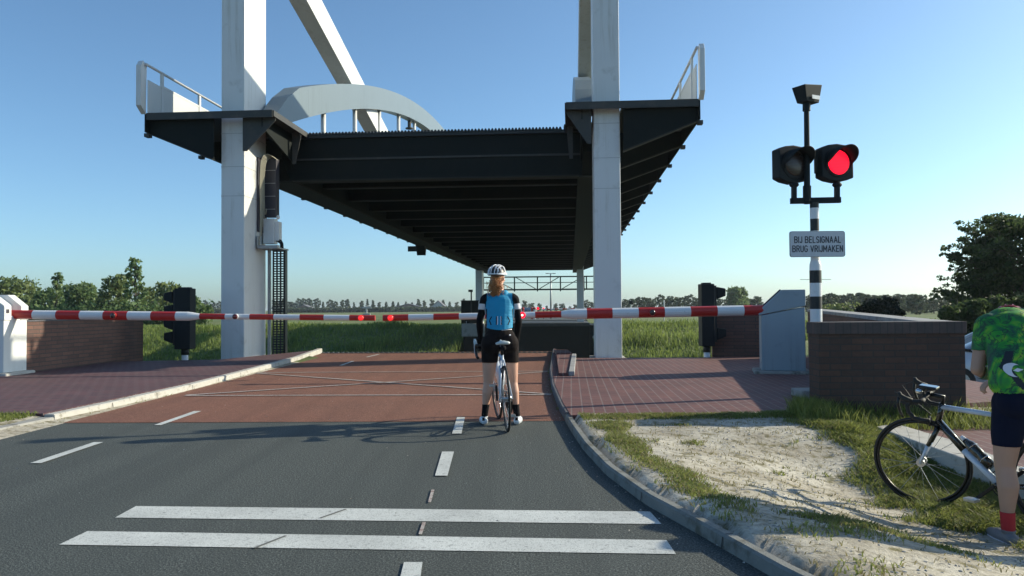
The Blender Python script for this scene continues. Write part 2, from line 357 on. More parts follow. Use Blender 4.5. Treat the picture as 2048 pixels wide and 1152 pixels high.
# ------------------------------------------------------------------ the ground
KPX = [(1105, 703), (1098, 745), (1102, 780), (1118, 822), (1140, 862), (1165, 900), (1210, 950), (1290, 1010), (1400, 1072), (1560, 1166), (1800, 1290), (2300, 1540)]
kerb_in = [G(*p) for p in KPX]                      # right kerb, road side, far to near
kys = [p.y for p in reversed(kerb_in)]; kxs = [p.x for p in reversed(kerb_in)]
def xk(y): return interp(y, kys, kxs)
LPX = [(648, 705), (600, 722), (500, 749), (380, 781), (245, 813), (110, 844), (0, 868), (-250, 930), (-700, 1060)]
lk = [G(*p) for p in LPX]
lys = [p.y for p in reversed(lk)]; lxs = [p.x for p in reversed(lk)]
def xl(y): return interp(y, lys, lxs)
PAVE = .09
yp0_ = G(1300, 828, PAVE).y
def bank_far(x):  # near edge of the canal
    return 20.9 + 26 * sst(8.2, 14, x)
def gz(x, y):
    cy = y * math.cos(AX) + x * math.sin(AX)
    if y < bank_far(x):
        if 18.75 < y and x < 7.4 and not (xl(min(y, 21)) - .25 < x < xk(min(y, 21)) + .3): return -.5
        t = x - xk(y) if y < 21 else x
        if x < xl(min(max(y, 3), 21)) - .02:
            return .065 - .13 * sst(0, 3, -9.9 - x)
        if t < .1: return -.03
        n = noise.noise(Vector((x * 1.3, y * 1.3, 0))) * .04 + noise.noise(Vector((x * 4.2, y * 4.2, 3))) * .017
        z = .075 - .305 * sst(.3, 2.2, t) * (1 - sst(6.1, 7.9, y)) + n * sst(.12, .6, t) * (1 - .8 * sst(7.6, 8.2, y))
        z = lerp(z, -.10, .85 * sst(3.1, 3.9, x) * sst(5.7, 6.3, y) * (1 - sst(8.2, 8.6, y))); z += .02 * sst(yp0_ - .7, yp0_ - .1, y)
        if y > yp0_ + .06 and x < 3.75 or y > 9.3 and x < 7.0: z = min(z, -.12)
        if x > 5.6 or y > 9.2: z = lerp(z, -.72, sst(6.2, 8.2, x + max(0, (y - 18) * -.05)) if y > 6.5 else 0)
        return z
    cw = x * math.cos(AX) - y * math.sin(AX)
    if cy < 62 or (-9.4 < cw < 2 and cy < 69.4): return -4.0
    z = lerp(-3.4, -.42, sst(60.5, 76, cy)) + (.16 * noise.noise(Vector((x * .25, y * .25, 0))) if cy > 70 else 0) * (1 - sst(90, 200, cy))
    return z
def axis(*segs):
    out = []
    for a, b, st in segs: out += list(np.arange(a, b, st))
    return out
gx = axis((-4000, -800, 800), (-800, -120, 85), (-120, -30, 6), (-30, -12, 3), (-12, -.5, .6), (-.5, 5.2, .1), (5.2, 16, .4), (16, 60, 4), (60, 200, 20), (200, 900, 100), (900, 4001, 775))
gy = axis((-60, -10, 10), (-10, 2.5, 1.2), (2.5, 9, .1), (9, 20.4, .45), (20.4, 21.4, .1), (21.4, 46, 1.6), (46, 68, 3), (68, 80, .8), (80, 120, 5), (120, 400, 35), (400, 1000, 120), (1000, 8001, 1000))
mb = MB(); nx = len(gx); ny = len(gy)
mb.v = [Vector((x, y, gz(x, y))) for y in gy for x in gx]
for j in range(ny - 1):
    for i in range(nx - 1):
        cx = (gx[i] + gx[i + 1]) / 2; cyy = (gy[j] + gy[j + 1]) / 2
        mb.f.append((j * nx + i, j * nx + i + 1, (j + 1) * nx + i + 1, (j + 1) * nx + i))
        mb.m.append(0 if (cyy < 18.9 and -12 < cx < 7.5) else 1)
ground = mb.build('ground', [M['sand'], M['field']], smooth=True, fix=False); tag(ground, kind='structure')
mb = MB(); mb.poly([(-900, 20.5, -3.45), (900, 20.5, -3.45), (900, 200, -3.45), (-900, 200, -3.45)])
tag(mb.build('water', M['water'], fix=False), kind='structure')

# road
roadend = [G(648, 706), G(1105, 705)]
left_side = [Vector((xl(y), y, 0)) for y in np.linspace(lys[-1], 3.2, 40)]
right_side = [Vector((xk(y), y, 0)) for y in np.linspace(3.0, kys[-1], 60)]
def strip(l, r, z0):
    "sheet between two polylines sampled over the same y"
    mb = MB(); n = len(l)
    mb.v = [Vector((p.x, p.y, z0)) for p in l] + [Vector((p.x, p.y, z0)) for p in r]
    for i in range(n - 1): mb.f.append((i, i + 1, n + i + 1, n + i)); mb.m.append(0)
    return mb
YE = roadend[0].y
ys = list(np.linspace(-12, 3, 8)) + list(np.linspace(3.2, YE, 70))
def xl2(y): return xl(max(y, lys[0])) if y > lys[0] else lxs[0] - (lys[0] - y) * 2
def xk2(y): return xk(y) if y > kys[0] else kxs[0] + (kys[0] - y) * 1.2
r_ = strip([Vector((xl2(y), y, 0)) for y in ys], [Vector((xk2(y) + .02, y, 0)) for y in ys], 0)
tag(r_.build('road', M['asphalt'], fix=False), kind='structure')
ya = G(600, 845).y
ys2 = list(np.linspace(ya, YE + .02, 50))
rr = strip([Vector((xl2(y), y, 0)) for y in ys2], [Vector((xk2(y) + .01, y, 0)) for y in ys2], .004)
rr.v[0].y += .08; rr.v[50].y -= .04
tag(rr.build('red_road_surface', M['red_asphalt'], fix=False), kind='structure')

# markings
def mark(name, px, m='paint', z=.008):
    mb = MB(); mb.poly([G(a, b, z) for a, b in px]); o = mb.build(name, M[m], fix=False); tag(o, kind='structure'); return o
mark('stop_line', [(230, 1035), (1323, 1048), (1300, 1023), (272, 1012)], z=.0035)
mark('stop_line', [(118, 1089), (1352, 1108), (1333, 1080), (175, 1062)], z=.0035)
for q in ([(60, 926), (82, 926), (207, 884), (188, 884)], [(308, 850), (322, 850), (403, 822), (388, 822)], [(678, 731), (684, 731), (709, 722), (703, 722)],
          [(731, 714), (736, 714), (760, 708.5), (755, 708.5)], [(870, 951), (895, 951), (908, 903), (884, 903)], [(904, 867), (923, 867), (930, 834), (914, 834)],
          [(795, 1175), (838, 1175), (845, 1124), (808, 1124)]):
    mark('lane_dash', q)
for q in ([(856, 1004), (862, 1004), (869, 979), (863, 979)], [(837, 1068), (844, 1068), (852, 1044), (845, 1044)]):
    mark('faded_lane_dash', q, 'paint_thin')
def line(a, b, w, z=.012, m='paint_thin'):
    a = G(*a, z); b = G(*b, z); d = (b - a); n = Vector((-d.y, d.x, 0)).normalized() * w / 2
    mb = MB(); mb.poly([a - n, b - n, b + n, a + n]); tag(mb.build('box_marking', M[m], fix=False), kind='structure')
line((510, 745), (1098, 742), .09); line((370, 791), (1102, 789), .09, .0125)
line((512, 746), (1102, 788), .09, .0135); line((372, 790), (1098, 743), .09, .0145)

M['tar'] = mat('dark seam in the paint', (.12, .125, .12), .8, var=.3)
line((640, 1036), (692, 1018), .02, .0055, 'tar'); line((508, 1096), (572, 1071), .02, .0055, 'tar')
# kerbs
def kerb(name, pts, width, side, h, m, label, z0=-.1, taper=None):
    "kerb of joined stones following pts; side +1 puts it right of the line"
    mb = MB(); n = len(pts)
    for i, p in enumerate(pts):
        d = (pts[min(i + 1, n - 1)] - pts[max(i - 1, 0)]); d.z = 0; d.normalize()
        nn = Vector((d.y, -d.x, 0)) * side
        hh = h if not callable(h) else h(i / (n - 1))
        mb.v += [Vector((p.x, p.y, z0)), Vector((p.x, p.y, hh - .012)) + nn * .01, Vector((p.x, p.y, hh)) + nn * .025, Vector((p.x, p.y, hh)) + nn * width, Vector((p.x, p.y, z0)) + nn * width]
    for i in range(n - 1):
        for j in range(4):
            mb.f.append((i * 5 + j, i * 5 + j + 1, (i + 1) * 5 + j + 1, (i + 1) * 5 + j)); mb.m.append(0)
    mb.f += [(0, 1, 2, 3, 4), tuple((n - 1) * 5 + j for j in (4, 3, 2, 1, 0))]; mb.m += [0, 0]
    # joints between the stones: thin dark gaps
    acc = 0
    for i in range(1, n):
        acc += (pts[i] - pts[i - 1]).length
        if acc > .95:
            acc = 0; p = pts[i]; d = (pts[i] - pts[i - 1]); d.z = 0; d.normalize(); nn = Vector((d.y, -d.x, 0)) * side
            hh = h if not callable(h) else h(i / (n - 1))
            a = Vector((p.x, p.y, hh + .002)) + nn * .022; b = a + nn * (width - .024)
            mb.add([a, b, b + d * .01, a + d * .01], [(0, 1, 2, 3)], 1)
            a2 = Vector((p.x, p.y, 0.0)) - nn * .002; b2 = a2 + Vector((0, 0, hh - .012)) + nn * .01
            mb.add([a2, b2, b2 + d * .01, a2 + d * .01], [(0, 1, 2, 3)], 1)
    o = mb.build(name, [M[m], M['black']], off=(pts[0].x, pts[0].y, 0)); tag(o, label, 'kerb'); o['kind'] = 'structure'
    return o
yk = G(1130, 840).y
kerb('kerb', [Vector((xk2(y), y, 0)) for y in np.linspace(1.5, yk, 60)], .068, 1, .072, 'kerb_road', None)
kerb('kerb', [Vector((xk2(y), y, 0)) for y in np.linspace(yk + .005, kys[-1], 60)], .06, 1, .085, 'coping_dark', None)
y1 = G(110, 844).y
kerb('kerb', [Vector((xl2(y), y, 0)) for y in np.linspace(3.5, y1, 30)], .22, -1, .055, 'kerb', None)
kerb('kerb', [Vector((xl2(y), y, 0)) for y in np.linspace(y1 + .01, YE - .02, 60)], .13, -1, lambda t: .085 + .05 * t * t, 'kerb_pale', None)

# pavements
def slab(name, poly, z, th, m):
    mb = MB(); mb.prism([Vector((p.x, p.y, z - th)) for p in poly], (0, 0, th)); o = mb.build(name, M[m]); tag(o, kind='structure'); return o
yp0 = G(1300, 828, PAVE).y
ysr = list(np.linspace(yp0 - .05, kys[-1], 30))
back = G(1250, 715, PAVE).y
slab('pavement_right', [Vector((xk2(y) + .055, y, 0)) for y in ysr] + [Vector((xk2(ysr[-1]) + .2, back - .05, 0)), Vector((7.3, back - .25, 0)), Vector((6.9, 10, 0)), G(1625, 826, PAVE)], PAVE, .35, 'paver')
ysl = list(np.linspace(y1 + .05, YE - .05, 30))
slab('pavement_left', [Vector((xl2(y) - .165, y, 0)) for y in reversed(ysl)] + [G(0, 826, PAVE), Vector((-16, G(0, 826, PAVE).y - .3, 0)), Vector((-16, 17.6, 0)), G(286, 722, PAVE), G(440, 719, PAVE)], PAVE, .35, 'paver_left')
# raised end of the traffic island edge at the right of the road
rt = empty('island_edge', G(1128, 735, PAVE), 0, 'low brick and concrete upstand ending at the bridge gap beside the right tower', 'kerb')
mb = MB(); a = [G(1118, 752, PAVE), G(1136, 752, PAVE), G(1143, 713, PAVE), G(1113, 713, PAVE)]
mb = MB(); mb.prism([Vector((p.x, p.y, PAVE + .002)) for p in a], (0, 0, .05)); mb.build('stone', M['paver'], rt, rt.location)
e0 = G(1136, 752, PAVE); e1 = G(1143, 714, PAVE)
mb = MB(); mb.bar(e0 + Vector((.06, 0, .04)), e1 + Vector((.06, 0, .04)), .1, .08); mb.build('edging', M['coping'], rt, rt.location, bevel=.01)
c0 = G(1113, 712, PAVE); c1 = G(1143, 712, PAVE)
mb = MB(); mb.box((c0.x + .02, c0.y + .02, PAVE), (c1.x + .02, c0.y + 1.5, PAVE + .075)); mb.build('end_block', M['paver'], rt, rt.location, bevel=.015)

# ------------------------------------------------------------------ quay walls of the near and the far bank
qx0, qx1 = roadend[0].x - .5, roadend[1].x + .6
q = MB()
for x0_, x1_, zt_ in ((-40, qx0, -.52), (qx0 + .002, qx1 - .002, -.08), (qx1, 7.3, -.52)): q.box((x0_, YE - .05, -4.2), (x1_, YE + .35, zt_))
tag(q.build('quay_wall', M['concrete']), 'grey concrete quay wall along the near side of the canal', 'quay wall')
# comb joint at the end of the road
q = MB(); q.box((-.0, 0, -.25), (1, .5, .006))
a, b = G(642, 706), G(1108, 705)
cj = MB(); n = 46
for i in range(n):
    p = a.lerp(b, i / n); p2 = a.lerp(b, (i + .55) / n)
    cj.prism([Vector((p.x, p.y - .1, -.06)), Vector((p2.x, p2.y - .1, -.06)), Vector((p2.x, p2.y + .12, -.06)), Vector((p.x, p.y + .12, -.06))], (0, 0, .085))
cj.prism([Vector((a.x, a.y - .3, -.06)), Vector((b.x, b.y - .3, -.06)), Vector((b.x, b.y - .05, -.06)), Vector((a.x, a.y - .05, -.06))], (0, 0, .073))
o = cj.build('expansion_comb', M['deck_edge'], off=(a + b) / 2); tag(o, 'dark steel comb joint at the end of the red road', 'expansion joint')
ab = empty('far_abutment', B(-3.5, 69.2, 0), -AX, 'concrete abutment with deck shade in its dark colour, under the far end', 'abutment')  # plain concrete; the shade below the deck is put into the near-black walls
m_ = MB(); m_.box((-5.6, -.2, -4.2), (5.1, 13, -.32)); m_.build('front_wall', M['dark_steel'], ab)
m_ = MB(); m_.box((-5.9, -.6, -1.15), (-3.9, .9, -.05)); m_.build('wing_block', M['concrete'], ab, bevel=.03)
m_ = MB(); m_.box((-5.75, -.5, -4.2), (-4.4, 2.5, -1.16)); m_.build('wing_wall', M['dark_steel'], ab)
m_ = MB(); m_.box((-3.88, -.35, -.315), (5.1, 13.2, -.04)); m_.build('ledge', M['deck_edge'], ab)
m_ = MB(); m_.box((5.11, -.3, -4.2), (6.4, 9, -.22)); m_.build('side_wall', M['dark_steel'], ab)
m_ = MB(); m_.cyl((5.5, -.34, -1.25), (5.5, -.3, -1.25), .15, n=16); m_.build('disc', M['galv'], ab)
m_ = MB(); m_.box((-5.3, 2.4, -.6), (5.2, 60, .02)); tag(m_.build('far_road', M['asphalt']), kind='structure').matrix_world = Matrix.Translation(B(-3.5, 80, 0)) @ Matrix.Rotation(-AX, 4, 'Z')

# ------------------------------------------------------------------ towers (fixed)
def tower(w0, w1, s0, s1, z0, z1, label, grp='white towers of the lift bridge'):
    t = empty('bridge_tower', B((w0 + w1) / 2, (s0 + s1) / 2, z0), -AX, label, 'bridge tower', grp)
    hw = (w1 - w0) / 2; hs = (s1 - s0) / 2
    mb = MB(); mb.box((-hw, -hs, 0), (hw, hs, z1 - z0)); mb.build('column', M['white_steel'], t, bevel=.02)
    mb = MB()
    for z in (4.9, 4.15, 5.75):
        mb = MB(); mb.box((-hw - .004, -hs - .004, z - z0), (hw + .004, hs + .004, z - z0 + .018)); mb.build('weld_seam', M['seam'], t)
    mb = MB(); mb.box((-hw - .12, -hs - .12, 0), (hw + .12, hs + .12, .04)); mb.build('base_plate', M['concrete'], t)
    return t
tl = tower(-8.87, -8.26, 19.75, 21.2, -.05, 15, 'left white box tower with cables and a cable ladder on its sunlit side')
tr_ = tower(.60, 1.24, 19.6, 21.05, -.05, 15, 'right white box tower standing beside the road, nearest to the riders')
tower(.60, 1.24, 74.5, 76, -3.3, 14, 'thin white far tower on the other bank, right of the waiting woman')
tower(-8.87, -8.26, 74.5, 76, -3.3, 14, 'far white tower hidden behind the waiting woman on the other bank')
# cable equipment on the left tower (its own things, fixed to the tower)
eq = empty('cable_duct', B(-8.0, 20.9, 3.2), -AX, 'dark cable cover with beige cables and a white box high on the left tower', 'cable duct')
def Q(w, s, z): return Vector((w + 8.0, s - 20.9, z - 3.2))
mb = MB(); mb.box(Q(-8.25, 20.55, 3.32), Q(-8.21, 21.15, 5.3)); mb.build('back_plate', M['panel_dark'], eq, bevel=.004)
mb = MB(); mb.box(Q(-8.2, 20.95, 3.75), Q(-7.88, 21.19, 5.33)); mb.build('cover', M['panel_dark'], eq, bevel=.01)
for z in (5.0, 4.65, 4.3, 3.95):
    mb = MB(); mb.box(Q(-8.2, 20.93, z), Q(-7.9, 20.945, z + .014)); mb.build('clamp', M['galv'], eq)
for k in range(5):
    mb = MB(); s0 = 20.5 + k * .07
    pts = [Q(-8.16 + .02 * k, s0, 2.95 + .25 * k), Q(-8.13, s0 + .02, 3.6), Q(-8.15, s0, 4.3), Q(-8.14, s0 - .02, 4.9), Q(-8.12, s0 + .02, 5.25), Q(-8.08, s0 + .15, 5.42 - .02 * k), Q(-7.98, s0 + .32, 5.40), Q(-7.88, s0 + .5 - .06 * k, 5.30)]
    sm = []
    for i in range(len(pts) - 1):
        for t in (0, .5): sm.append(pts[i].lerp(pts[i + 1], t))
    sm.append(pts[-1])
    for _ in range(2): sm = [sm[0]] + [(sm[i - 1] + sm[i] * 2 + sm[i + 1]) / 4 for i in range(1, len(sm) - 1)] + [sm[-1]]
    mb.tube(sm, .014, 6); mb.build('cable', M['cable'], eq, smooth=True)
mb = MB()
for k in range(22): mb.box(Q(-8.2, 20.62, 3.9 + k * .055), Q(-8.17, 20.7, 3.925 + k * .055))
mb.build('cable_rack', M['galv'], eq)
mb = MB(); mb.box(Q(-8.2, 20.85, 3.02), Q(-7.9, 21.12, 3.70)); bx = mb.build('junction_box', M['box_white'], eq, bevel=.01)
mb = MB(); mb.box(Q(-7.9, 20.9, 3.1), Q(-7.78, 21.12, 3.62)); mb.build('side_box', M['box_white'], eq, bevel=.02)
mb = MB(); mb.ell(Q(-7.84, 20.98, 3.74), (.05, .05, .06)); mb.build('junction_knob', M['box_white'], eq, smooth=True)
mb = MB(); mb.box(Q(-8.22, 20.45, 2.86), Q(-7.66, 20.62, 2.95)); mb.box(Q(-8.22, 20.45, 2.86), Q(-8.19, 20.62, 3.2)); mb.box(Q(-8.22, 20.62, 2.86), Q(-7.66, 21.3, 2.90)); mb.build('bracket', M['galv'], eq, bevel=.005)
mb = MB()
for k in range(3):
    mb.tube([Q(-7.92 + .05 * k, 20.95, 3.15), Q(-7.85 + .06 * k, 20.93, 3.1), Q(-7.76 + .03 * k, 20.95, 3.03), Q(-7.75 + .03 * k, 20.95, 2.88)], .02, 6)
mb.build('black_cable_loop', M['cable_black'], eq, smooth=True)
# cable ladder down the tower
cl = empty('cable_ladder', B(-7.9, 21.1, 0), -AX, 'black perforated cable ladder hanging along the left tower', 'cable ladder')
mb = MB()
for w in (-.13, -.03, .07, .17):
    mb.box((w, -.02, 0), (w + .028, .04, 2.85))
for k in range(42): mb.box((-.13, -.012, .03 + k * .068), (.198, .03, .03 + k * .068 + .03))
mb.build('chain', M['cable_black'], cl)
mb = MB(); mb.box((.2, -.04, 0), (.235, .12, 2.85)); mb.build('side_rail', M['black_metal'], cl)
mb = MB(); mb.box((-.25, -.06, 0), (-.19, .05, 2.85)); mb.build('guide_rail', M['galv'], cl)

# ------------------------------------------------------------------ the raised deck
W0, S0 = -3.75, 22.0
dk = empty('lift_bridge_deck', B(W0, S0, 0), -AX, 'raised lift bridge deck with dark underside and pale arches overhead', 'bridge deck')
def D(w, s, z): return Vector((w - W0, s - S0, z))
SE = 81.5; ZT = 6.2; ZB = 4.88
GL = (-8.5, -7.85); GR = (.35, 1.0)
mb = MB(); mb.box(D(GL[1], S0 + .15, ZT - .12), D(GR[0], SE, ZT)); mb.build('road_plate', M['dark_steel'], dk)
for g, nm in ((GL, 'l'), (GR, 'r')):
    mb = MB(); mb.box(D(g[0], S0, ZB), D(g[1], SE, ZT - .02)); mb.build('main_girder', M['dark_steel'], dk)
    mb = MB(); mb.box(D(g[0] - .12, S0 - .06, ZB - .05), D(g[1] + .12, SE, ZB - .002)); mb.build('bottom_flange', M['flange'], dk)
    # tapered nose of the girder
    i0 = (g[1] - .25, g[1]) if nm == 'l' else (g[0], g[0] + .25)
    mb = MB(); mb.prism([D(i0[0], 21.3, ZT - .04), D(i0[0], 21.3, 5.4), D(i0[0], S0 - .065, ZB), D(i0[0], S0 - .065, ZT - .04)], (i0[1] - i0[0], 0, 0)); mb.build('girder_nose', M['dark_steel'], dk)
mb = MB(); mb.box(D(GL[1] + .002, S0, ZB + .0), D(GR[0] - .002, S0 + .14, ZT - .05)); mb.build('end_girder', M['dark_steel'], dk)
mb = MB(); mb.box(D(GL[1] + .1, S0 - .2, ZB - .04), D(GR[0] - .1, S0 + .25, ZB - .003)); mb.build('end_flange', M['flange'], dk)
mb = MB(); mb.box(D(GL[1] + .05, S0 - .05, 5.45), D(GR[0] - .05, S0 - .004, 5.5)); mb.build('stiffener', M['deck_edge'], dk)
mb = MB(); nT = 78
for i in range(nT):
    w = lerp(GL[1] + .35, GR[0] - .55, i / nT); mb.prism([D(w, S0 - .12, ZT - .05), D(w + .035, S0 - .12, ZT + .022), D(w + .07, S0 - .12, ZT + .022), D(w + .1, S0 - .12, ZT - .05)], (0, .26, 0))
mb.box(D(GL[1] + .3, S0 - .1, ZT - .14), D(GR[0] - .5, S0 - .004, ZT - .052))
for i in range(6):
    for w in (GL[1] + i * .06, GR[0] - .5 + i * .085):
        mb.prism([D(w, S0 - .12, ZT + .02), D(w + .02, S0 - .12, ZT + .09), D(w + .04, S0 - .12, ZT + .09), D(w + .06, S0 - .12, ZT + .02)], (0, .2, 0))
mb.box(D(GR[0] - .5, S0 - .1, ZT - .14), D(GR[0] - .01, S0 - .004, ZT + .025)); mb.box(D(GL[1] + .01, S0 - .1, ZT - .14), D(GL[1] + .34, S0 - .004, ZT + .025))
mb.build('comb_teeth', M['black'], dk)
s = S0 + 2.9
while s < SE - .5:
    mb = MB(); mb.box(D(GL[1] + .002, s, 5.12), D(GR[0] - .002, s + .06, ZT - .121)); mb.build('crossbeam', M['dark_steel'], dk)
    fl = MB(); fl.box(D(GL[1] + .122, s - .12, 5.085), D(GR[0] - .122, s + .18, 5.118)); fl.build('crossbeam_flange', M['flange'], dk)
    s += 2.95
mb = MB()
for k in range(10):
    w = GL[1] + .5 + k * .78
    mb.prism([D(w, S0 + .2, ZT - .125), D(w + .1, S0 + .2, ZT - .36), D(w + .25, S0 + .2, ZT - .36), D(w + .35, S0 + .2, ZT - .125)], (0, SE - S0 - .3, 0))
mb.build('deck_rib', M['dark_steel'], dk)
# walkways with brackets, outer fascia
for side in (-1, 1):
    if side < 0: wi, wo = GL[0], -10.6; wt0, wt1 = -8.9, -8.22; inner = -7.35
    else: wi, wo = GR[1], 3.1; wt0, wt1 = .56, 1.28; inner = -.07
    lo, hi = min(wi, wo), max(wi, wo)
    mb = MB(); mb.box(D(lo, 21.35, ZT - .07), D(hi, SE, ZT)); 
    # extension in front of the deck end, notched round the tower
    a0, a1 = (wo, inner) if side < 0 else (inner, wo)
    mb.box(D(a0, 19.3, ZT - .07), D(a1, 19.55, ZT))
    mb.box(D(a0, 19.55, ZT - .07), D(wt0, 21.35, ZT)); mb.box(D(wt1, 19.55, ZT - .07), D(a1, 21.35, ZT))
    if side < 0: mb.box(D(wi, 21.35, ZT - .07), D(a1, S0 - .13, ZT))
    else: mb.box(D(a0, 21.35, ZT - .07), D(wi, S0 - .13, ZT))
    mb.build('walkway_plate', M['deck_edge'], dk)
    mb = MB(); mb.box(D(a0 + .002, 19.27, ZT - .16), D(a1 - .002, 19.298, ZT + .02)); mb.build('walkway_nosing', M['deck_edge'], dk)
    f0, f1 = (wo - .03, wo) if side < 0 else (wo, wo + .03)
    mb = MB(); mb.box(D(f0, 19.25, ZT - .47), D(f1, SE, ZT - .005)); mb.build('outer_fascia', M['dark_steel'], dk)
    e0, e1 = (inner, inner + .03) if side < 0 else (inner - .03, inner)
    mb = MB(); mb.box(D(e0, 19.3, ZT - .13), D(e1, S0 - .13, ZT + .015)); mb.build('inner_edge', M['deck_edge'], dk)
    # brackets
    s = 19.45; k = 0
    while s < SE:
        root = (wt0 - .03 if side < 0 else wt1 + .03) if k == 0 else wi
        zr = 5.0 if k else 5.05
        mb = MB(); mb.prism([D(wo, s, ZT - .075), D(wo, s, ZT - .47), D(root, s, zr), D(root, s, ZT - .075)], (0, .04, 0)); mb.build('walkway_bracket', M['dark_steel'], dk)
        fl = MB(); p0 = D(wo + (0.02 if side < 0 else -.02), s + .02, ZT - .485); p1 = D(root, s + .02, zr - .015); fl.bar(p0, p1, .22, .03); fl.build('bracket_flange', M['flange'], dk)
        nb = MB(); ww = wo - .05 if side < 0 else wo + .05; nb.box(D(ww - .06, s - .08, ZT - .56), D(ww + .06, s + .1, ZT - .47)); nb.build('bracket_end', M['deck_edge'], dk)
        s += 2.95; k += 1
    # inner gussets
    for j, sg in enumerate((19.5, 21.4)):
        w0_, w1_ = (wt1 + .02, inner - .01) if side < 0 else (wt0 - .02, inner + .01)
        if j == 1: w0_ = GL[1] + .25 if side < 0 else GR[0] - .25
        mb = MB(); mb.prism([D(w0_, sg, ZT - .08), D(w0_, sg, 5.25), D(w0_ + (.1 if side < 0 else -.1), sg, 5.25), D(w1_, sg, ZT - .2), D(w1_, sg, ZT - .08)], (0, .03, 0)); mb.build('gusset', M['deck_edge'], dk)
    mb = MB(); w_ = -7.72 if side < 0 else .3
    mb.prism([D(w_, 19.5, ZT - .08), D(w_, 19.5, ZT - .35), D(w_, 21.9, 5.3), D(w_, 21.9, ZT - .08)], (.04, 0, 0)); mb.build('inner_web', M['dark_steel'], dk)
    # railing
    rl = MB(); wr = wo + (.05 if side < 0 else -.05)
    mb = MB(); mb.cyl(D(wr, 19.15, ZT + 1.22), D(wr, SE, ZT + 1.22), .035, n=8); mb.build('handrail', M['white_steel'], dk, smooth=True)
    mb = MB(); mb.box(D(wr - .015, 19.95, ZT + .85), D(wr + .015, SE, ZT + .90)); mb.build('panel_rail', M['white_steel'], dk)
    ss = 19.95
    while ss < SE:
        mb = MB(); mb.box(D(wr - .03, ss - .05, ZT - .0), D(wr + .03, ss + .05, ZT + 1.19)); mb.build('railing_post', M['white_steel'], dk, bevel=.005)
        ss += 2.1
    mb = MB()
    mb.box(D(wr - .008, 19.25, ZT + .03), D(wr + .008, SE - .1, ZT + .85)); mb.build('railing_panel', M['rail_white'], dk)
    wp0, wp1 = (wr - .17, wr - .04) if side < 0 else (wr + .04, wr + .16)
    mb = MB(); mb.prism([D(wp0, 19.0, ZT + .15), D(wp0, 19.25, ZT - .02), D(wp0, 19.28, ZT + 1.2), D(wp0, 19.12, ZT + 1.3), D(wp0, 19.0, ZT + 1.15)], (wp1 - wp0, 0, 0)); mb.build('railing_end', M['white_steel'], dk, bevel=.008)
# arches
def arch_z(s):
    u = (s - 19.6) / (82 - 19.6); return ZT - .1 + 4 * u * (1 - u) * 5.75
for c in (-7.95, .40):
    mb = MB(); n = 64; hw = .23
    for i in range(n + 1):
        s = lerp(19.6, 82, i / n); z = arch_z(s) ; z = max(z, ZT)
        dz = 4 * (1 - 2 * (s - 19.6) / 62.4) * 5.75 / 62.4; nn = Vector((0, -dz, 1)).normalized(); t = .88 * lerp(.15, 1, sst(19.4, 22.6, s))
        for a_, b_ in ((-hw, 0), (hw, 0), (hw, t), (-hw, t)):
            p = D(c + a_, s, z) + nn * (b_ - .35)
            p.z = max(p.z, ZT + .002) ; mb.v.append(p)
    for i in range(n):
        for j in range(4): mb.f.append((i * 4 + j, i * 4 + (j + 1) % 4, (i + 1) * 4 + (j + 1) % 4, (i + 1) * 4 + j)); mb.m.append(0)
    mb.f += [(0, 1, 2, 3), tuple(n * 4 + j for j in (3, 2, 1, 0))]; mb.m += [0, 0]
    mb.build('arch', M['arch_steel'], dk)
    s = 25.3
    while s < 77:
        mb = MB(); mb.cyl(D(c, s, ZT), D(c, s, arch_z(s) - .3), .085, n=12); mb.build('hanger', M['white_steel'], dk, smooth=True); s += 3.8
for c in (-8.25, .62):
    for s0, s1, sg in ((20.4, 45, 1), (81.8, 57, -1)):
        mb = MB(); mb.bar(D(c, s0, 11.95), D(c, s1, ZT + .1), .55, .9); mb.build('stay_beam', M['white_steel'], dk, bevel=.01)
mb = MB(); mb.prism([D(-8.7, 44.6, 4.82), D(-8.7, 45.0, 4.3), D(-8.7, 45.25, 4.82)], (.5, 0, 0)); mb.box(D(-9.15, 44.6, 4.5), D(-8.6, 44.66, 4.8)); mb.build('clearance_board', M['black'], dk)
mb = MB(); mb.box(D(-8.05, 39.3, 11.0), D(-7.95, 39.5, 10.75)) if False else mb.cyl(D(-8.0, 39.5, arch_z(39.5) - .75), D(-8.0, 39.5, arch_z(39.5) - .38), .09, n=10); mb.cyl(D(-8.0, 39.5, arch_z(39.5) - .80), D(-8.0, 39.5, arch_z(39.5) - .75), .2, n=12); mb.build('deck_lamp', M['deck_edge'], dk)
mb = MB()
for s_, z_ in ((22.3, 4.7), (22.9, 4.66)): mb.box(D(-8.72, s_, z_), D(-8.64, s_ + .12, z_ + .2))
mb.build('bolt_plate', M['black'], dk)

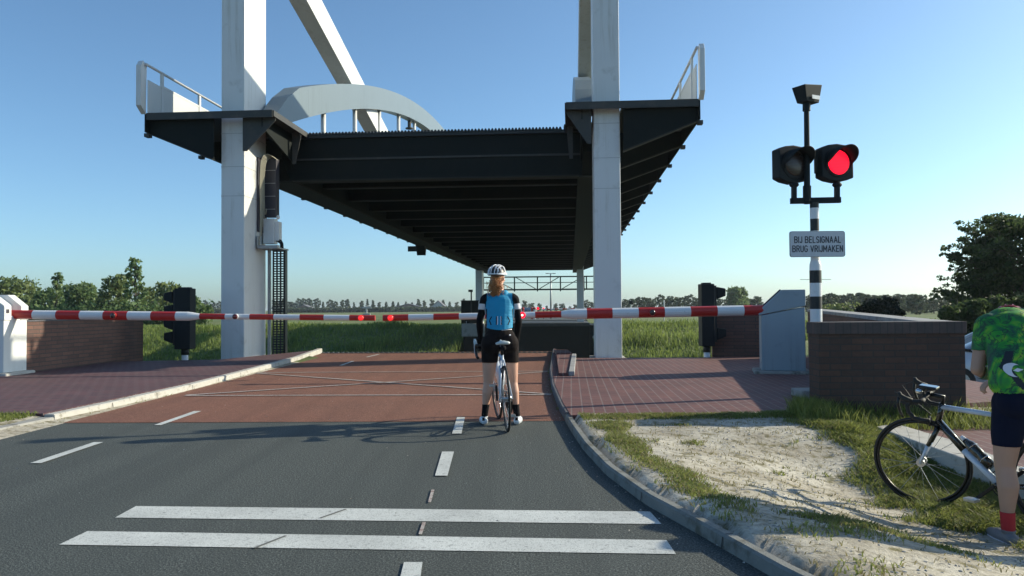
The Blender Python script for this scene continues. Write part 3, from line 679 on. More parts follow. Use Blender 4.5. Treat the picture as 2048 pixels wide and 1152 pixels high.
# ------------------------------------------------------------------ brick walls
def wall(name, p0, p1, th, z0, z1, m, label, cop=.07, cm='coping', rot=0, nxt=None):
    "p0,p1: visible face line; th: thickness away (to the left-hand side of p0->p1 if positive)"
    p0 = Vector((p0.x, p0.y, 0)); p1 = Vector((p1.x, p1.y, 0)); d = (p1 - p0).normalized(); n = Vector((-d.y, d.x, 0))
    t = empty(name, Vector((p0.x, p0.y, z0)), 0, label, 'wall', 'low brick walls beside the bridge')
    zz = z1 if isinstance(z1, tuple) else (z1, z1)
    mb = MB(); a = [p0, p1, p1 + n * th, p0 + n * th]; h = [zz[0], zz[1], zz[1], zz[0]]
    mb.add([Vector((p.x, p.y, z0)) for p in a] + [Vector((p.x, p.y, hh - cop)) for p, hh in zip(a, h)], [(0, 1, 2, 3), (4, 5, 6, 7), (0, 1, 5, 4), (1, 2, 6, 5), (2, 3, 7, 6), (3, 0, 4, 7)])
    mb.build('brickwork', M[m], t, t.location)
    e = .018 * (1 if th > 0 else -1); b = [p0 - n * e - d * .018, p1 - n * e + d * .018, p1 + n * (th + e) + d * .018, p0 + n * (th + e) - d * .018]
    mb = MB(); mb.add([Vector((p.x, p.y, hh - cop + .001)) for p, hh in zip(b, h)] + [Vector((p.x, p.y, hh)) for p, hh in zip(b, h)], [(0, 1, 2, 3), (4, 5, 6, 7), (0, 1, 5, 4), (1, 2, 6, 5), (2, 3, 7, 6), (3, 0, 4, 7)])
    mb.build('coping', M[cm], t, t.location, bevel=.006); return t
w0 = P(286, 700, 19.8); w1 = P(40, 700, 15.0)
wall('brick_wall', w1, w0, .3, -.3, 1.08, 'wall_brick_side', 'low brown brick wall behind the left barrier cabinet, mostly in shade', cop=.03, cm='coping_dark')
wn0 = P(1638, 700, 8.55); wn1 = P(1930, 700, 8.5)
wall('brick_wall', wn0, wn1, .32, -.8, 1.07, 'wall_brick', 'near dark brick wall with a coping course beside the striped signal pole', cop=.13, cm='soldier')
a = Vector((6.72, 18.2, 0)); b = Vector((4.62, 8.88, 0))
wall('brick_wall', b, a, -.32, -.8, (1.06, 1.18), 'wall_brick_side', 'long brick wall receding behind the right barrier cabinet', cop=.06)
wall('brick_wall', P(1425, 700, 18.9), Vector((6.7, 18.55, 0)), .3, -.3, 1.12, 'wall_brick_side', 'dark brick wall standing beside the right navigation signal', cop=.03, cm='coping_dark')

# slab edge and brick path at the right
sl = MB(); pts = [(1751, 853), (1850, 889), (1925, 916), (2030, 944), (2200, 1000)]; bk = [(1790, 846), (1903, 879), (1975, 905), (2035, 930), (2230, 980)]
zs = [.045, .035, .025, .015, .005]
f_ = [G(*p, z) for p, z in zip(pts, zs)]; b_ = [G(*p, z) for p, z in zip(bk, zs)]
n = len(f_)
sl.v = [Vector((p.x, p.y, p.z - .28)) for p in f_] + f_ + b_ + [Vector((p.x, p.y, p.z - .28)) for p in b_]
for i in range(n - 1):
    for j in range(3): sl.f.append((j * n + i, j * n + i + 1, (j + 1) * n + i + 1, (j + 1) * n + i)); sl.m.append(0)
sl.f += [(0, n, 2 * n, 3 * n), (n - 1, 2 * n - 1, 3 * n - 1, 4 * n - 1)]; sl.m += [0, 0]
o = sl.build('concrete_edging', M['kerb_pale'], off=f_[0], bevel=.012); tag(o, 'long pale concrete edging slab in the grass behind the bicycle', 'edging'); 
path = [Vector((b_[0].x, b_[0].y, 0))] + [Vector((p.x, p.y, 0)) for p in b_[1:]] + [Vector((7.5, 5.2, 0)), Vector((7.5, 8.4, 0)), Vector((b_[0].x + .6, 8.5, 0))]
slab('brick_path', path, -.004, .3, 'paver')
ap = MB(); ap.poly([Vector((5.3, 9.2, -.66)), Vector((18, 9.2, -.66)), Vector((22, 21, -.66)), Vector((7.6, 21, -.66))]); 
tag(ap.build('quay_road', M['asphalt'], fix=False), kind='structure')
m_ = MB(); m_.prism([P(1930, 800, 15.0) * Vector((1, 1, 0)) + Vector((0, 0, -.655)) if False else Vector((8.4, 15.2, -.65)), Vector((9.4, 15.2, -.65)), Vector((9.4, 15.5, -.65)), Vector((8.4, 15.35, -.65))], (0, 0, .03)); tag(m_.build('quay_marking', M['paint'], fix=True), kind='structure')

# ------------------------------------------------------------------ barrier cabinets and booms
def strip_boom(t, root, tip, edges_px_frac, r_of, first_red=True):
    "bands of a boom; edges: fractions along root->tip"
    n = len(edges_px_frac) - 1
    for i in range(n):
        f0, f1 = edges_px_frac[i], edges_px_frac[i + 1]
        red = (i % 2 == 0) == first_red
        k = 6; pts = [root.lerp(tip, lerp(f0, f1, j / k)) for j in range(k + 1)]
        mb = MB(); mb.tube(pts, [r_of(lerp(f0, f1, j / k)) for j in range(k + 1)], 16)
        mb.build('red_band' if red else 'white_band', M['boom_red' if red else 'boom_white'], t, t.location, smooth=False)
def lamp(t, p, on, side=0, r=.055):
    "round red lamp clipped to the boom; faces the camera side"
    f = empty('warning_lamp', p - t.location); f.parent = t
    mb = MB(); mb.cyl((0, .03, 0), (0, -.045, 0), r * 1.12, n=18); mb.build('lamp_ring', M['boom_white'] if side else M['boom_red'], f)
    mb = MB(); mb.ell((0, -.045, 0), (r, .03, r), 16, 8); mb.build('lamp_glass', M['lamp_on'] if on and side else M['lamp_low'] if on else M['lamp_off' if on is False else 'lamp_dark'], f, smooth=True)
    if on and side: mb = MB(); mb.ell((0, -.07, 0), (r * .35, .01, r * .35), 10, 6); mb.build('lamp_filament', M['lamp_core'], f, smooth=True)
YL, YR = 14.78, 13.9
def bandfracs(px_root, px_tip, edges, Y0, Y1, tipz=None):
    A = P(px_root[0], px_root[1], Y0); Bt = P(px_tip[0], px_tip[1], Y1); fr = []
    for e in edges:
        x = (e - 1024) / F
        # point on A->Bt whose image column is e (roll ignored)
        num = A.x - x * A.y; den = (A.x - Bt.x) - x * (A.y - Bt.y); fr.append(num / den)
    return A, Bt, fr
# left
A, Bt, fr = bandfracs((12, 629), (750, 636), [12, 68, 115, 162, 209, 257, 304, 353, 400, 451, 500, 548, 600, 648, 699, 750], YL, YL)
lb = empty('barrier_boom', A, 0, 'left red and white barrier boom reaching from the sunlit cabinet, two lamps lit', 'barrier boom', 'barrier booms across the road')
th = lambda f, f0: lerp(.083, .078, f / f0) if f < f0 * .985 else (.052 if f > f0 * 1.002 else .065)
fL = fr[8]; strip_boom(lb, A, Bt, fr, lambda f: (.083 if f < fL - .028 else lerp(.083, .052, min(1, (f - fL + .028) / .028)) if f <= fL else .052))
for px, on, r in ((232, None, .05), (473, False, .05), (723, True, .05)):
    f = bandfracs((12, 629), (750, 636), [px], YL, YL)[2][0]; lamp(lb, A.lerp(Bt, f) + Vector((0, -.075 if f < fL else -.045, 0)), on, px == 473, r)
# right
A, Bt, fr = bandfracs((1535, 620), (766, 636), [1535, 1486, 1433, 1380, 1328, 1276, 1224, 1173, 1122, 1070, 1022, 970, 918, 867, 817, 766], YR, YR + .2)
rb = empty('barrier_boom', A, 0, 'right red and white barrier boom passing behind the waiting woman', 'barrier boom', 'barrier booms across the road')
fR = fr[8]; strip_boom(rb, A, Bt, fr, lambda f: (.09 if f < fR - .03 else lerp(.09, .056, min(1, (f - fR + .03) / .03)) if f <= fR else .056))
for px, on, r in ((1302, None, .05), (1044, True, .055), (782, True, .05)):
    f = bandfracs((1535, 620), (766, 636), [px], YR, YR + .2)[2][0]; lamp(rb, A.lerp(Bt, f) + Vector((0, -.085 if f < fR else -.05, 0)), on, px == 1044, r)

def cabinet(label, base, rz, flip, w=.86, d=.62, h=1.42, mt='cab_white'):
    "front faces -y; boom leaves on the local -x side (flip: +x)"
    t = empty('barrier_cabinet', base, rz, label, 'barrier cabinet', 'barrier cabinets at the roadside')
    f = -1 if flip else 1
    def X(x): return x * f
    def pr(pts, y0, y1, name, m, bev=.01):
        mb = MB(); mb.prism([Vector((X(a_), y0, z)) for a_, z in pts], (0, y1 - y0, 0)); return mb.build(name, M[m], t, bevel=bev)
    hw = w / 2
    pr([(-hw, .05), (hw, .05), (hw, 1.0), (hw, h - .28), (-hw, h - .42)], -d / 2, d / 2, 'body', mt)
    pr([(-hw - .04, h - .42), (hw + .012, h - .26), (hw + .012, h + .02), (-.02, h + .02), (-hw - .04, h - .34)], -d / 2 - .012, d / 2 + .012, 'hood', mt, .014)
    mb = MB(); mb.box((X(-hw - .13) if f > 0 else X(hw + .1), -d / 2 - .12, -.1), (X(hw + .1) if f > 0 else X(-hw - .13), d / 2 + .12, .05)); mb.build('footing', M['kerb'], t, bevel=.03)
    mb = MB(); mb.bar((X(-.03), -d / 2 + .1, h + .023), (X(-hw - .05), -d / 2 + .1, h - .333), .12, .02) ; mb.build('hood_slot', M['panel_dark'], t)
    return t
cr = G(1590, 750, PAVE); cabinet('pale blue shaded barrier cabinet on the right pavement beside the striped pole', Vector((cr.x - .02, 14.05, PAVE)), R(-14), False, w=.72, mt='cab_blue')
# left cabinet: its right-hand side is in the sun
t = empty('barrier_cabinet', Vector((-9.17, 14.8, PAVE)), 0, 'white sunlit barrier cabinet at the left edge of the photo', 'barrier cabinet', 'barrier cabinets at the roadside')
mb = MB(); mb.prism([(0, -.36, .05), (0, .33, .05), (0, .33, 1.08), (0, -.36, 1.08)], (-.85, 0, 0)); mb.build('body', M['cab_white'], t, bevel=.012)
for y0, y1 in ((-.375, -.17), (.12, .345)):
    mb = MB(); mb.prism([(.02, y0, 1.0), (.02, y0, 1.26), (-.24, y0, 1.47), (-.87, y0, 1.47), (-.87, y0, 1.0)], (0, y1 - y0, 0)); mb.build('hood', M['cab_white'], t, bevel=.012)
mb = MB(); mb.prism([(-.16, -.17, 1.08), (-.16, -.17, 1.28), (-.34, -.17, 1.42), (-.85, -.17, 1.42), (-.85, -.17, 1.08)], (0, .29, 0)); mb.build('hood_recess', M['rail_white'], t)
mb = MB(); mb.box((-.95, -.46, -.1), (.12, .43, .05)); mb.build('footing', M['kerb_pale'], t, bevel=.03)
mb = MB(); mb.box((.021, -.33, 1.13), (.028, -.25, 1.20)); mb.build('vent', M['panel_dark'], t)

# ------------------------------------------------------------------ bridge signal on its striped pole
sp = empty('bridge_signal', G(1630, 806, PAVE) , 0, 'tall black and white striped signal pole with two round red lamp heads', 'signal')
sp.location = Vector((3.93, 10.35, PAVE))
def SPz(py): return (P(1630, py, 10.35).z - PAVE)
bands = [(800, 697, 0), (697, 670, 1), (670, 645, 0), (645, 618, 1), (618, 593, 0), (593, 566, 1), (566, 541, 0), (541, 514, 1), (514, 462, 1), (462, 438, 0), (438, 416, 1), (416, 405, 0)]
for a_, b_, wht in bands:
    z0 = SPz(a_) if a_ != 800 else 0; z1 = SPz(b_); mb = MB(); mx = 10.35 / F
    r0 = 11.5 * mx if a_ > 520 else 8.6 * mx
    if a_ == 541: mb.tube([(0, 0, z0), (0, 0, lerp(z0, z1, .45)), (0, 0, lerp(z0, z1, .75)), (0, 0, z1)], [11.5 * mx, 11 * mx, 8.8 * mx, 8.6 * mx], 20)
    else: mb.cyl((0, 0, z0), (0, 0, z1), r0, n=20)
    mb.build('white_band' if wht else 'black_band', M['boom_white' if wht else 'black'], sp, smooth=False)
mb = MB(); mb.bar((-.2, 0, SPz(559)), (.2, 0, SPz(559)), .006, .006); mb.build('band_clip', M['galv'], sp)
def px2(px, py): v = P(px, py, 10.35); return Vector((v.x - sp.location.x, 0, v.z - PAVE))
yy = 0
mb = MB(); a_ = px2(1581, 402); b_ = px2(1681, 400); mb.bar(a_, b_, .06, .075); mb.build('crossbar', M['signal_black'], sp, bevel=.006)
for pxc in (1588, 1674):
    a_ = px2(pxc, 405); b_ = px2(pxc, 365); mb = MB(); mb.bar(a_, b_, .05, .075); mb.ell(b_ - Vector((0, 0, .03)), (.062, .05, .04)); mb.build('lamp_arm', M['signal_black'], sp)
mb = MB(); mb.tube([px2(1614, 408), px2(1614, 300), px2(1613, 205)], [.042, .036, .034], 12); mb.build('mast', M['signal_black'], sp)
mb = MB(); mb.cyl(px2(1614, 402), px2(1614, 372), .052, n=14); mb.build('mast_collar', M['signal_black'], sp); mb = MB(); mb.cyl(px2(1613, 222), px2(1613, 203), .05, n=12); mb.build('mast_collar', M['signal_black'], sp)
cpt = px2(1614, 188)
mb = MB(); 
tp = [(-.16, -.11), (.16, -.11), (.16, .11), (-.16, .11)]; bt = [(-.10, -.08), (.13, -.08), (.13, .08), (-.10, .08)]
zb, zt = -.12, .115
mb.add([Vector((x, y, zb)) for x, y in bt] + [Vector((x, y, zt - (.03 if x < 0 else 0))) for x, y in tp], [(0, 1, 2, 3), (4, 5, 6, 7), (0, 1, 5, 4), (1, 2, 6, 5), (2, 3, 7, 6), (3, 0, 4, 7)])
hd = mb.xf(Matrix.Translation(cpt) @ Matrix.Rotation(R(28), 4, 'Z')).build('bell_housing', M['signal_black'], sp, bevel=.008)
mb = MB(); mb.box((-.02, -.105, -.085), (.12, -.098, -.035)); mb.xf(Matrix.Translation(cpt) @ Matrix.Rotation(R(28), 4, 'Z')).build('label_plate', M['boom_white'], hd)
def signal_head(c, on, rz):
    e = empty('lamp_head', c); e.parent = sp; e.rotation_euler = (0, 0, rz)
    w, h = .235, .225
    prof = [(-w, -h), (-w * .9, -h * 1.04)] ; 
    poly = [Vector((-w, 0, h * .82)), Vector((-w * .55, 0, h * 1.02)), Vector((0, 0, h * 1.1)), Vector((w * .55, 0, h * 1.04)), Vector((w, 0, h * .85)), Vector((w, 0, -h * .85)), Vector((w * .6, 0, -h)), Vector((0, 0, -h * 1.12)), Vector((-w * .6, 0, -h * 1.02)), Vector((-w, 0, -h * .85))]
    mb = MB(); mb.prism(poly, (0, .16, 0)); mb.build('housing', M['signal_black'], e, bevel=.015)
    mb = MB(); n = 28
    for i in range(n):
        a0 = 2 * math.pi * i / n; a1 = 2 * math.pi * (i + 1) / n
        for r0, r1, y0, y1 in ((.19, .165, -.012, -.012),):
            mb.add([Vector((r0 * math.cos(a0), y0, r0 * math.sin(a0))), Vector((r0 * math.cos(a1), y0, r0 * math.sin(a1))), Vector((r1 * math.cos(a1), y1, r1 * math.sin(a1))), Vector((r1 * math.cos(a0), y1, r1 * math.sin(a0)))], [(0, 1, 2, 3)])
    mb.cyl((0, 0, 0), (0, -.012, 0), .19, n=28); mb.build('lamp_bezel', M['black'], e)
    mb = MB(); mb.ell((0, -.014, 0), (.158, .03, .158), 28, 12); lens = mb.build('lens', M['lamp_on'] if on else M['lamp_dark'], e, smooth=True)
    mb = MB()
    for k in range(-7, 8):
        z = k * .019; hw = math.sqrt(max(0, .15 ** 2 - z * z)); mb.bar((-hw, -.014 - .03 * math.sqrt(max(0, 1 - (z / .158) ** 2)) - .001, z), (hw, -.014 - .03 * math.sqrt(max(0, 1 - (z / .158) ** 2)) - .001, z), .004, .004)
    mb.build('lens_ribs', M['lamp_off'] if on else M['black'], lens)
    # visor: cut tube, long at the top
    mb = MB(); n = 30; a_s, a_e = R(-38), R(218)
    for i in range(n + 1):
        a = lerp(a_s, a_e, i / n); L = .06 + .22 * max(0, math.sin(a)) ** .6 if math.sin(a) > 0 else .06 * (1 + math.sin(a) / .62)
        for r in (.186, .178):
            for y in (-.005, -L): mb.v.append(Vector((r * math.cos(a), y, r * math.sin(a))))
    for i in range(n):
        b0 = i * 4; b1 = b0 + 4
        for q_ in ((0, 1, 5, 4), (2, 6, 7, 3), (1, 3, 7, 5)): mb.f.append(tuple(b0 + x if x < 4 else b1 + x - 4 for x in q_)); mb.m.append(0)
    mb.build('visor', M['signal_black'], e, smooth=True)
signal_head(px2(1589, 328), False, R(20)); signal_head(px2(1676, 325), True, R(14))
mb = MB(); mb.box((.04, .02, SPz(345)), (.12, .1, SPz(300))); mb.build('wiring_box', M['signal_black'], sp, bevel=.006)
# sign
sg = empty('text_sign', Vector((P(1635, 488, 10.25).x, 10.25, P(1635, 488, 10.25).z)), 0, 'white rectangular sign about the bell signal, on the striped pole', 'sign')
def rrect(w, h, r, y):
    pts = []
    for cx, cz, a0 in ((w - r, h - r, 0), (-w + r, h - r, 90), (-w + r, -h + r, 180), (w - r, -h + r, 270)):
        for k in range(5): a = R(a0 + k * 22.5); pts.append(Vector((cx + r * math.cos(a), y, cz + r * math.sin(a))))
    return pts
hw = 55.5 * 10.25 / F; hh = 26 * 10.25 / F
mb = MB(); mb.prism(rrect(hw, hh, .03, 0), (0, .02, 0)); mb.build('board', M['galv'], sg)
mb = MB(); mb.prism(rrect(hw - .008, hh - .008, .025, -.002), (0, .0015, 0)); mb.build('face', M['sign_white'], sg)
def arc(cx, cy, rx, ry, a0, a1, n=7): return [(cx + rx * math.cos(R(lerp(a0, a1, k / n))), cy + ry * math.sin(R(lerp(a0, a1, k / n)))) for k in range(n + 1)]
GLY = {   # single-stroke capitals on a cell one unit high: width, strokes
    'B': (.56, [[(0, 0), (0, 1)], [(0, 1)] + arc(.3, .76, .24, .24, 90, -90) + [(0, .52)], [(.3, .52)] + arc(.3, .26, .26, .26, 90, -90) + [(0, 0)]]),
    'I': (.0, [[(0, 0), (0, 1)]]), 'J': (.36, [[(.36, 1), (.36, .2)] + arc(.18, .19, .18, .19, 0, -170)]),
    'E': (.46, [[(.46, 1), (0, 1), (0, 0), (.46, 0)], [(0, .52), (.4, .52)]]), 'L': (.42, [[(0, 1), (0, 0), (.42, 0)]]),
    'S': (.5, [arc(.25, .75, .24, .25, 30, 270) + arc(.25, .25, .25, .25, 90, -150)]),
    'G': (.56, [arc(.28, .68, .28, .32, 30, 180) + arc(.28, .32, .28, .32, 180, 360) + [(.56, .46), (.3, .46)]]),
    'N': (.54, [[(0, 0), (0, 1), (.54, 0), (.54, 1)]]), 'A': (.6, [[(0, 0), (.3, 1), (.6, 0)], [(.12, .32), (.48, .32)]]),
    'R': (.54, [[(0, 0), (0, 1)] + arc(.28, .75, .25, .25, 90, -90) + [(0, .5)], [(.28, .5), (.54, 0)]]),
    'U': (.52, [[(0, 1)] + arc(.26, .26, .26, .26, 180, 360) + [(.52, 1)]]), 'V': (.58, [[(0, 1), (.29, 0), (.58, 1)]]),
    'M': (.68, [[(0, 0), (0, 1), (.34, .3), (.68, 1), (.68, 0)]]), 'K': (.54, [[(0, 0), (0, 1)], [(.52, 1), (0, .4)], [(.16, .56), (.54, 0)]])}
def text(t, w, z, size, parent, y):
    mb = MB(); x = 0; st_ = .15; segs = []
    for ch in t:
        if ch == ' ': x += .42; continue
        gw, strokes = GLY[ch]
        for q_ in strokes: segs += [((a[0] + x, a[1]), (b[0] + x, b[1])) for a, b in zip(q_[:-1], q_[1:])]
        x += gw + .30
    x -= .30; kx = w / x; kz = size
    for n_, (a, b) in enumerate(segs):
        p = Vector(((a[0] - x / 2) * kx, 0, (a[1] - .5) * kz + z)); q_ = Vector(((b[0] - x / 2) * kx, 0, (b[1] - .5) * kz + z)); d = (q_ - p).normalized(); nn = Vector((-d.z, 0, d.x)) * kz * st_ / 2; e = d * kz * st_ * .35
        yy_ = y - .00006 * (n_ % 9)
        mb.add([Vector((v.x, yy_, v.z)) for v in (p - nn - e, q_ - nn + e, q_ + nn + e, p + nn - e)], [(0, 1, 2, 3)])
    return mb.build('lettering', M['sign_text'], parent, fix=False)
text('BIJ BELSIGNAAL', .59, .056, .076, sg, -.005); text('BRUG VRIJMAKEN', .64, -.060, .076, sg, -.005)
mb = MB(); mb.box((-.05, .02, .05), (.05, .06, .08)); mb.build('bracket', M['galv'], sg)
rs = G(1610, 805, PAVE); mb = MB(); mb.box((-.28, -.2, 0), (.1, .2, .10)); tag(mb.build('concrete_block', M['kerb'], off=None, bevel=.02), 'small pale concrete block at the foot of the striped pole', 'block').location = Vector((3.88, 10.2, PAVE))

# ------------------------------------------------------------------ navigation signals for the boats
def nav_signal(label, px, Y, face, n_vis, htop, hbot, wd):
    b = P(px, 716, Y); b.z = -.05
    t = empty('navigation_signal', b, 0, label, 'navigation signal', 'navigation signals on the canal edge')
    z1 = P(px, htop, Y).z - b.z; z0 = P(px, hbot, Y).z - b.z
    mb = MB(); mb.cyl((0, 0, 0), (0, 0, z0 - .12), .075, n=14); mb.build('post', M['boom_white'], t, smooth=True)
    mb = MB(); mb.cyl((0, 0, z0 - .14), (0, 0, z0 + .02), .09, n=14); mb.build('collar', M['black'], t, smooth=True)
    mb = MB(); mb.box((-wd / 2, -.18, z0), (wd / 2, .18, z1)); mb.box((-wd / 2 + .05, -.1, z1), (wd / 2 - .05, .1, z1 + .03)); mb.build('housing', M['signal_black'], t, bevel=.02)
    mb = MB(); mb.box((min(face * wd / 2, face * (wd / 2 + .06)), -.12, z0 + .1), (max(face * wd / 2, face * (wd / 2 + .06)), .12, z1 - .04)); mb.build('back_board', M['black'], t)
    for k in range(n_vis):
        zc = lerp(z1 - .22, z0 + .28, k / max(1, n_vis - 1)); v = MB(); x0 = face * (wd / 2 + .06); x1 = face * (wd / 2 + .27)
        v.prism([Vector((x0, -.15, zc + .15)), Vector((x1, -.15, zc + .11)), Vector((x1, -.15, zc - .06)), Vector((x0, -.15, zc - .14))], (0, .3, 0)); v.build('visor', M['signal_black'], t, bevel=.02)
    return t
nav_signal('dark navigation signal with four visors seen from the side, left of the left tower', 370, 19.4, -1, 4, 577, 698, .38)
nav_signal('dark navigation signal with visors to the right, beside the dark brick wall', 1414, 18.6, 1, 2, 568, 692, .30)

# ------------------------------------------------------------------ far end of the bridge
ga = empty('gantry', B(-3.75, 83.5, 3.2), -AX, 'dark green lattice gantry across the far end of the bridge', 'gantry')
def gl(px): return (math.tan(math.atan((px - 1024) / F) - AX)) * 83.5 + 3.75
x0, x1 = gl(956), gl(1193); gzt, gzb = 1.33, 0.0
for nm, z, h in (('top_chord', gzt, .13), ('middle_rail', .72, .07), ('bottom_chord', gzb, .16)):
    mb = MB(); mb.bar((x0, 0, z), (x1, 0, z), .12, h); mb.build(nm, M['green_truss'], ga)
for i, px in enumerate((958, 967, 982, 1029, 1075, 1121, 1168, 1173, 1191)):
    mb = MB(); xx = gl(px); mb.bar((xx, .02, -.2 if i in (3, 4, 5, 6) else -.06), (xx, .02, gzt), .13, .12); mb.build('upright', M['green_truss'], ga)
for a_, b_, u in ((982, 1026, 1), (1032, 1072, 1), (1078, 1118, 0), (1124, 1165, 0)):
    mb = MB(); mb.bar((gl(a_), .0, gzt - .05 if u else .05), (gl(b_), .0, .05 if u else gzt - .05), .08, .08); mb.build('brace', M['green_truss'], ga)
for px in (957, 1192):
    mb = MB(); mb.bar((gl(px), .3, -3.4), (gl(px), .3, gzt), .3, .3); mb.build('leg', M['green_truss'], ga)
mb = MB(); mb.ell((gl(1190), -.3, -.75), .18); mb.build('lamp', M['black'], ga, smooth=True)
lp = empty('street_lamp', P(1102, 640, 96) * Vector((1, 1, 0)) + Vector((0, 0, -.2)), 0, 'tall thin lamp post with two short arms beyond the gantry', 'street lamp')
zt = P(1102, 547, 96).z + .2
mb = MB(); mb.tube([(0, 0, 0), (0, 0, zt)], [.13, .07], 10); mb.build('post', M['galv'], lp, smooth=True)
for s_ in (-1, 1):
    mb = MB(); mb.bar((0, 0, zt), (s_ * .42, 0, zt + .03), .06, .05); mb.bar((s_ * .25, 0, zt - .0), (s_ * .6, 0, zt + .01), .16, .07); mb.build('lamp_arm', M['black'], lp)
# far barriers, cabinet
fb = empty('far_barrier_boom', P(1198, 616, 88), 0, 'thin red and white far barrier boom beyond the canal', 'barrier boom')
A = P(1198, 616.5, 88); Bt = P(1085, 619, 88)
for i in range(14):
    mb = MB(); mb.cyl(A.lerp(Bt, i / 14), A.lerp(Bt, (i + 1) / 14), .075, n=8); mb.build('red_band' if i % 2 == 0 else 'white_band', M['boom_red' if i % 2 == 0 else 'boom_white'], fb, fb.location)
fc = empty('far_cabinet', P(940, 645, 70.5) * Vector((1, 1, 0)) + Vector((0, 0, -.04)), 0, 'dark far control cabinet with a small lamp, left of the waiting woman', 'cabinet')
mb = MB(); mb.box((-.75, -.4, 0), (.75, .4, 1.95)); mb.box((-.8, -.45, 1.95), (.8, .45, 2.02)); mb.build('housing', M['dark_steel'], fc, bevel=.02)
mb = MB(); mb.cyl((.15, -.5, .4), (.15, -.5, 2.9), .06, n=8); mb.box((-.1, -.6, 2.75), (.28, -.4, 2.95)); mb.build('lamp_post', M['black'], fc)
mb = MB(); mb.cyl((-.3, -.5, -.2), (-.3, -.5, .2), .03, n=8); mb.build('pipe', M['galv'], fc)
for i, (px, col) in enumerate(((1040, 'boom_red'), (1046, 'boom_red'), (1064, 'boom_red'), (1069, 'boom_white'))):
    b = P(px, 632, 90) * Vector((1, 1, 0)) + Vector((0, 0, -.1)); t = empty('far_bollard', b, 0, 'tiny red or white post among the barriers across the canal', 'post', 'red and white posts beyond the gantry')
    mb = MB(); mb.cyl((0, 0, 0), (0, 0, 1.25), .12, n=8); mb.build('post', M[col], t)
    mb = MB(); mb.ell((0, 0, 1.32), .16, 10, 6); mb.build('lamp', M['boom_red'], t)
for i, px in enumerate((1076, 1087)):
    t = empty('far_warning_light', P(px, 617, 90), 0, ['red far warning light nearest the striped far boom', 'red far warning light beside the right shoulder of the woman'][1 - i], 'warning light', 'far warning lights')
    mb = MB(); mb.ell((0, 0, 0), .10 + .04 * (1 - i), 12, 8); mb.build('lens', M['lamp_on'], t, smooth=True)
    mb = MB(); mb.cyl((0, .1, -1.3), (0, .1, 0), .05, n=8); mb.build('post', M['black'], t)

# ------------------------------------------------------------------ cars
def car(loc, rz, label, paint='car_paint', L=4.2, Wd=1.74):
    t = empty('parked_car', loc, rz, label, 'car')
    # x forward; profile of the body (below windows) and cabin
    def loft(secs, name, m, n2=1.0):
        mb = MB(); k = len(secs[0][1])
        for x, sec in secs:
            mb.v += [Vector((x, y, z)) for y, z in sec]
        for i in range(len(secs) - 1):
            for j in range(k): mb.f.append((i * k + j, i * k + (j + 1) % k, (i + 1) * k + (j + 1) % k, (i + 1) * k + j)); mb.m.append(0)
        mb.f += [tuple(range(k)), tuple((len(secs) - 1) * k + j for j in range(k - 1, -1, -1))]; mb.m += [0, 0]
        o = mb.build(name, M[m], t, smooth=True); s_ = o.modifiers.new('e', 'EDGE_SPLIT'); s_.split_angle = R(40); return o
    def sec(w, zb, zs, zt, wt=None):
        wt = w * .93 if wt is None else wt
        return [(-w * .92, zb), (-w, zb + .12), (-w, zs), (-wt, zt), (wt, zt), (w, zs), (w, zb + .12), (w * .92, zb)]
    h = Wd / 2
    loft([(-2.1, sec(h * .9, .35, .7, .84)), (-1.95, sec(h * .97, .22, .8, .93)), (-1.0, sec(h, .2, .82, .95)), (.7, sec(h, .2, .82, .93)), (1.1, sec(h, .2, .8, .9)), (1.9, sec(h * .93, .22, .66, .76)), (2.1, sec(h * .82, .3, .5, .62))], 'body', paint)
    cab = lambda w, z: [(-h * .92, .9), (-w, z - .06), (-w + .1, z), (w - .1, z), (w, z - .06), (h * .92, .9)]
    loft([(-1.9, cab(h * .9, .97)), (-1.45, cab(h * .74, 1.40)), (-.6, cab(h * .74, 1.46)), (.15, cab(h * .74, 1.44)), (1.0, cab(h * .88, .97))], 'windows', 'car_glass')
    mb = MB(); mb.box((-1.42, -h * .66, 1.455), (.1, h * .66, 1.475)); mb.build('roof', M[paint], t, bevel=.01)
    for s_ in (-1, 1):
        for xa, za, xb, zb_ in ((.12, 1.46, 1.05, .95), (-.55, 1.45, -.62, .95), (-1.45, 1.42, -1.92, .95)):
            mb = MB(); mb.bar((xa, s_ * h * .75, za), (xb, s_ * h * .93, zb_), .07, .06); mb.build('pillar', M[paint], t)
        mb = MB(); mb.bar((-1.45, s_ * h * .75, 1.44), (.14, s_ * h * .75, 1.47), .06, .05); mb.build('roof_rail', M[paint], t)
        for x in (-1.3, 1.32):
            w = MB(); w.cyl((x, s_ * (h - .2), .31), (x, s_ * (h + .005), .31), .31, n=24); wo = w.build('wheel', M['rubber'], t, bevel=.02)
            w = MB(); w.cyl((x, s_ * (h), .31), (x, s_ * (h + .015), .31), .19, n=16); w.build('rim', M['alu'], wo)
        mb = MB(); mb.box((1.85, s_ * h * .55 - .14, .55), (2.06, s_ * h * .55 + .14, .66)); mb.build('headlight', M['sign_white'], t, bevel=.02)
        mb = MB(); mb.box((-2.12, s_ * h * .72 - .12, .6), (-1.97, s_ * h * .72 + .12, .8)); mb.build('tail_light', M['lamp_off'], t, bevel=.02)
        mb = MB(); mb.ell((.75, s_ * (h + .08), .98), (.06, .1, .07)); mb.build('mirror', M[paint], t, smooth=True)
    return t
car(Vector((10.7, 17.2, -.655)), R(170), 'pale silver car parked beyond the wall, half hidden by the man in green')
car(P(1056, 640, 102) * Vector((1, 1, 0)) + Vector((0, 0, -.1)), R(-90), 'tiny silver car waiting behind the barriers across the canal')

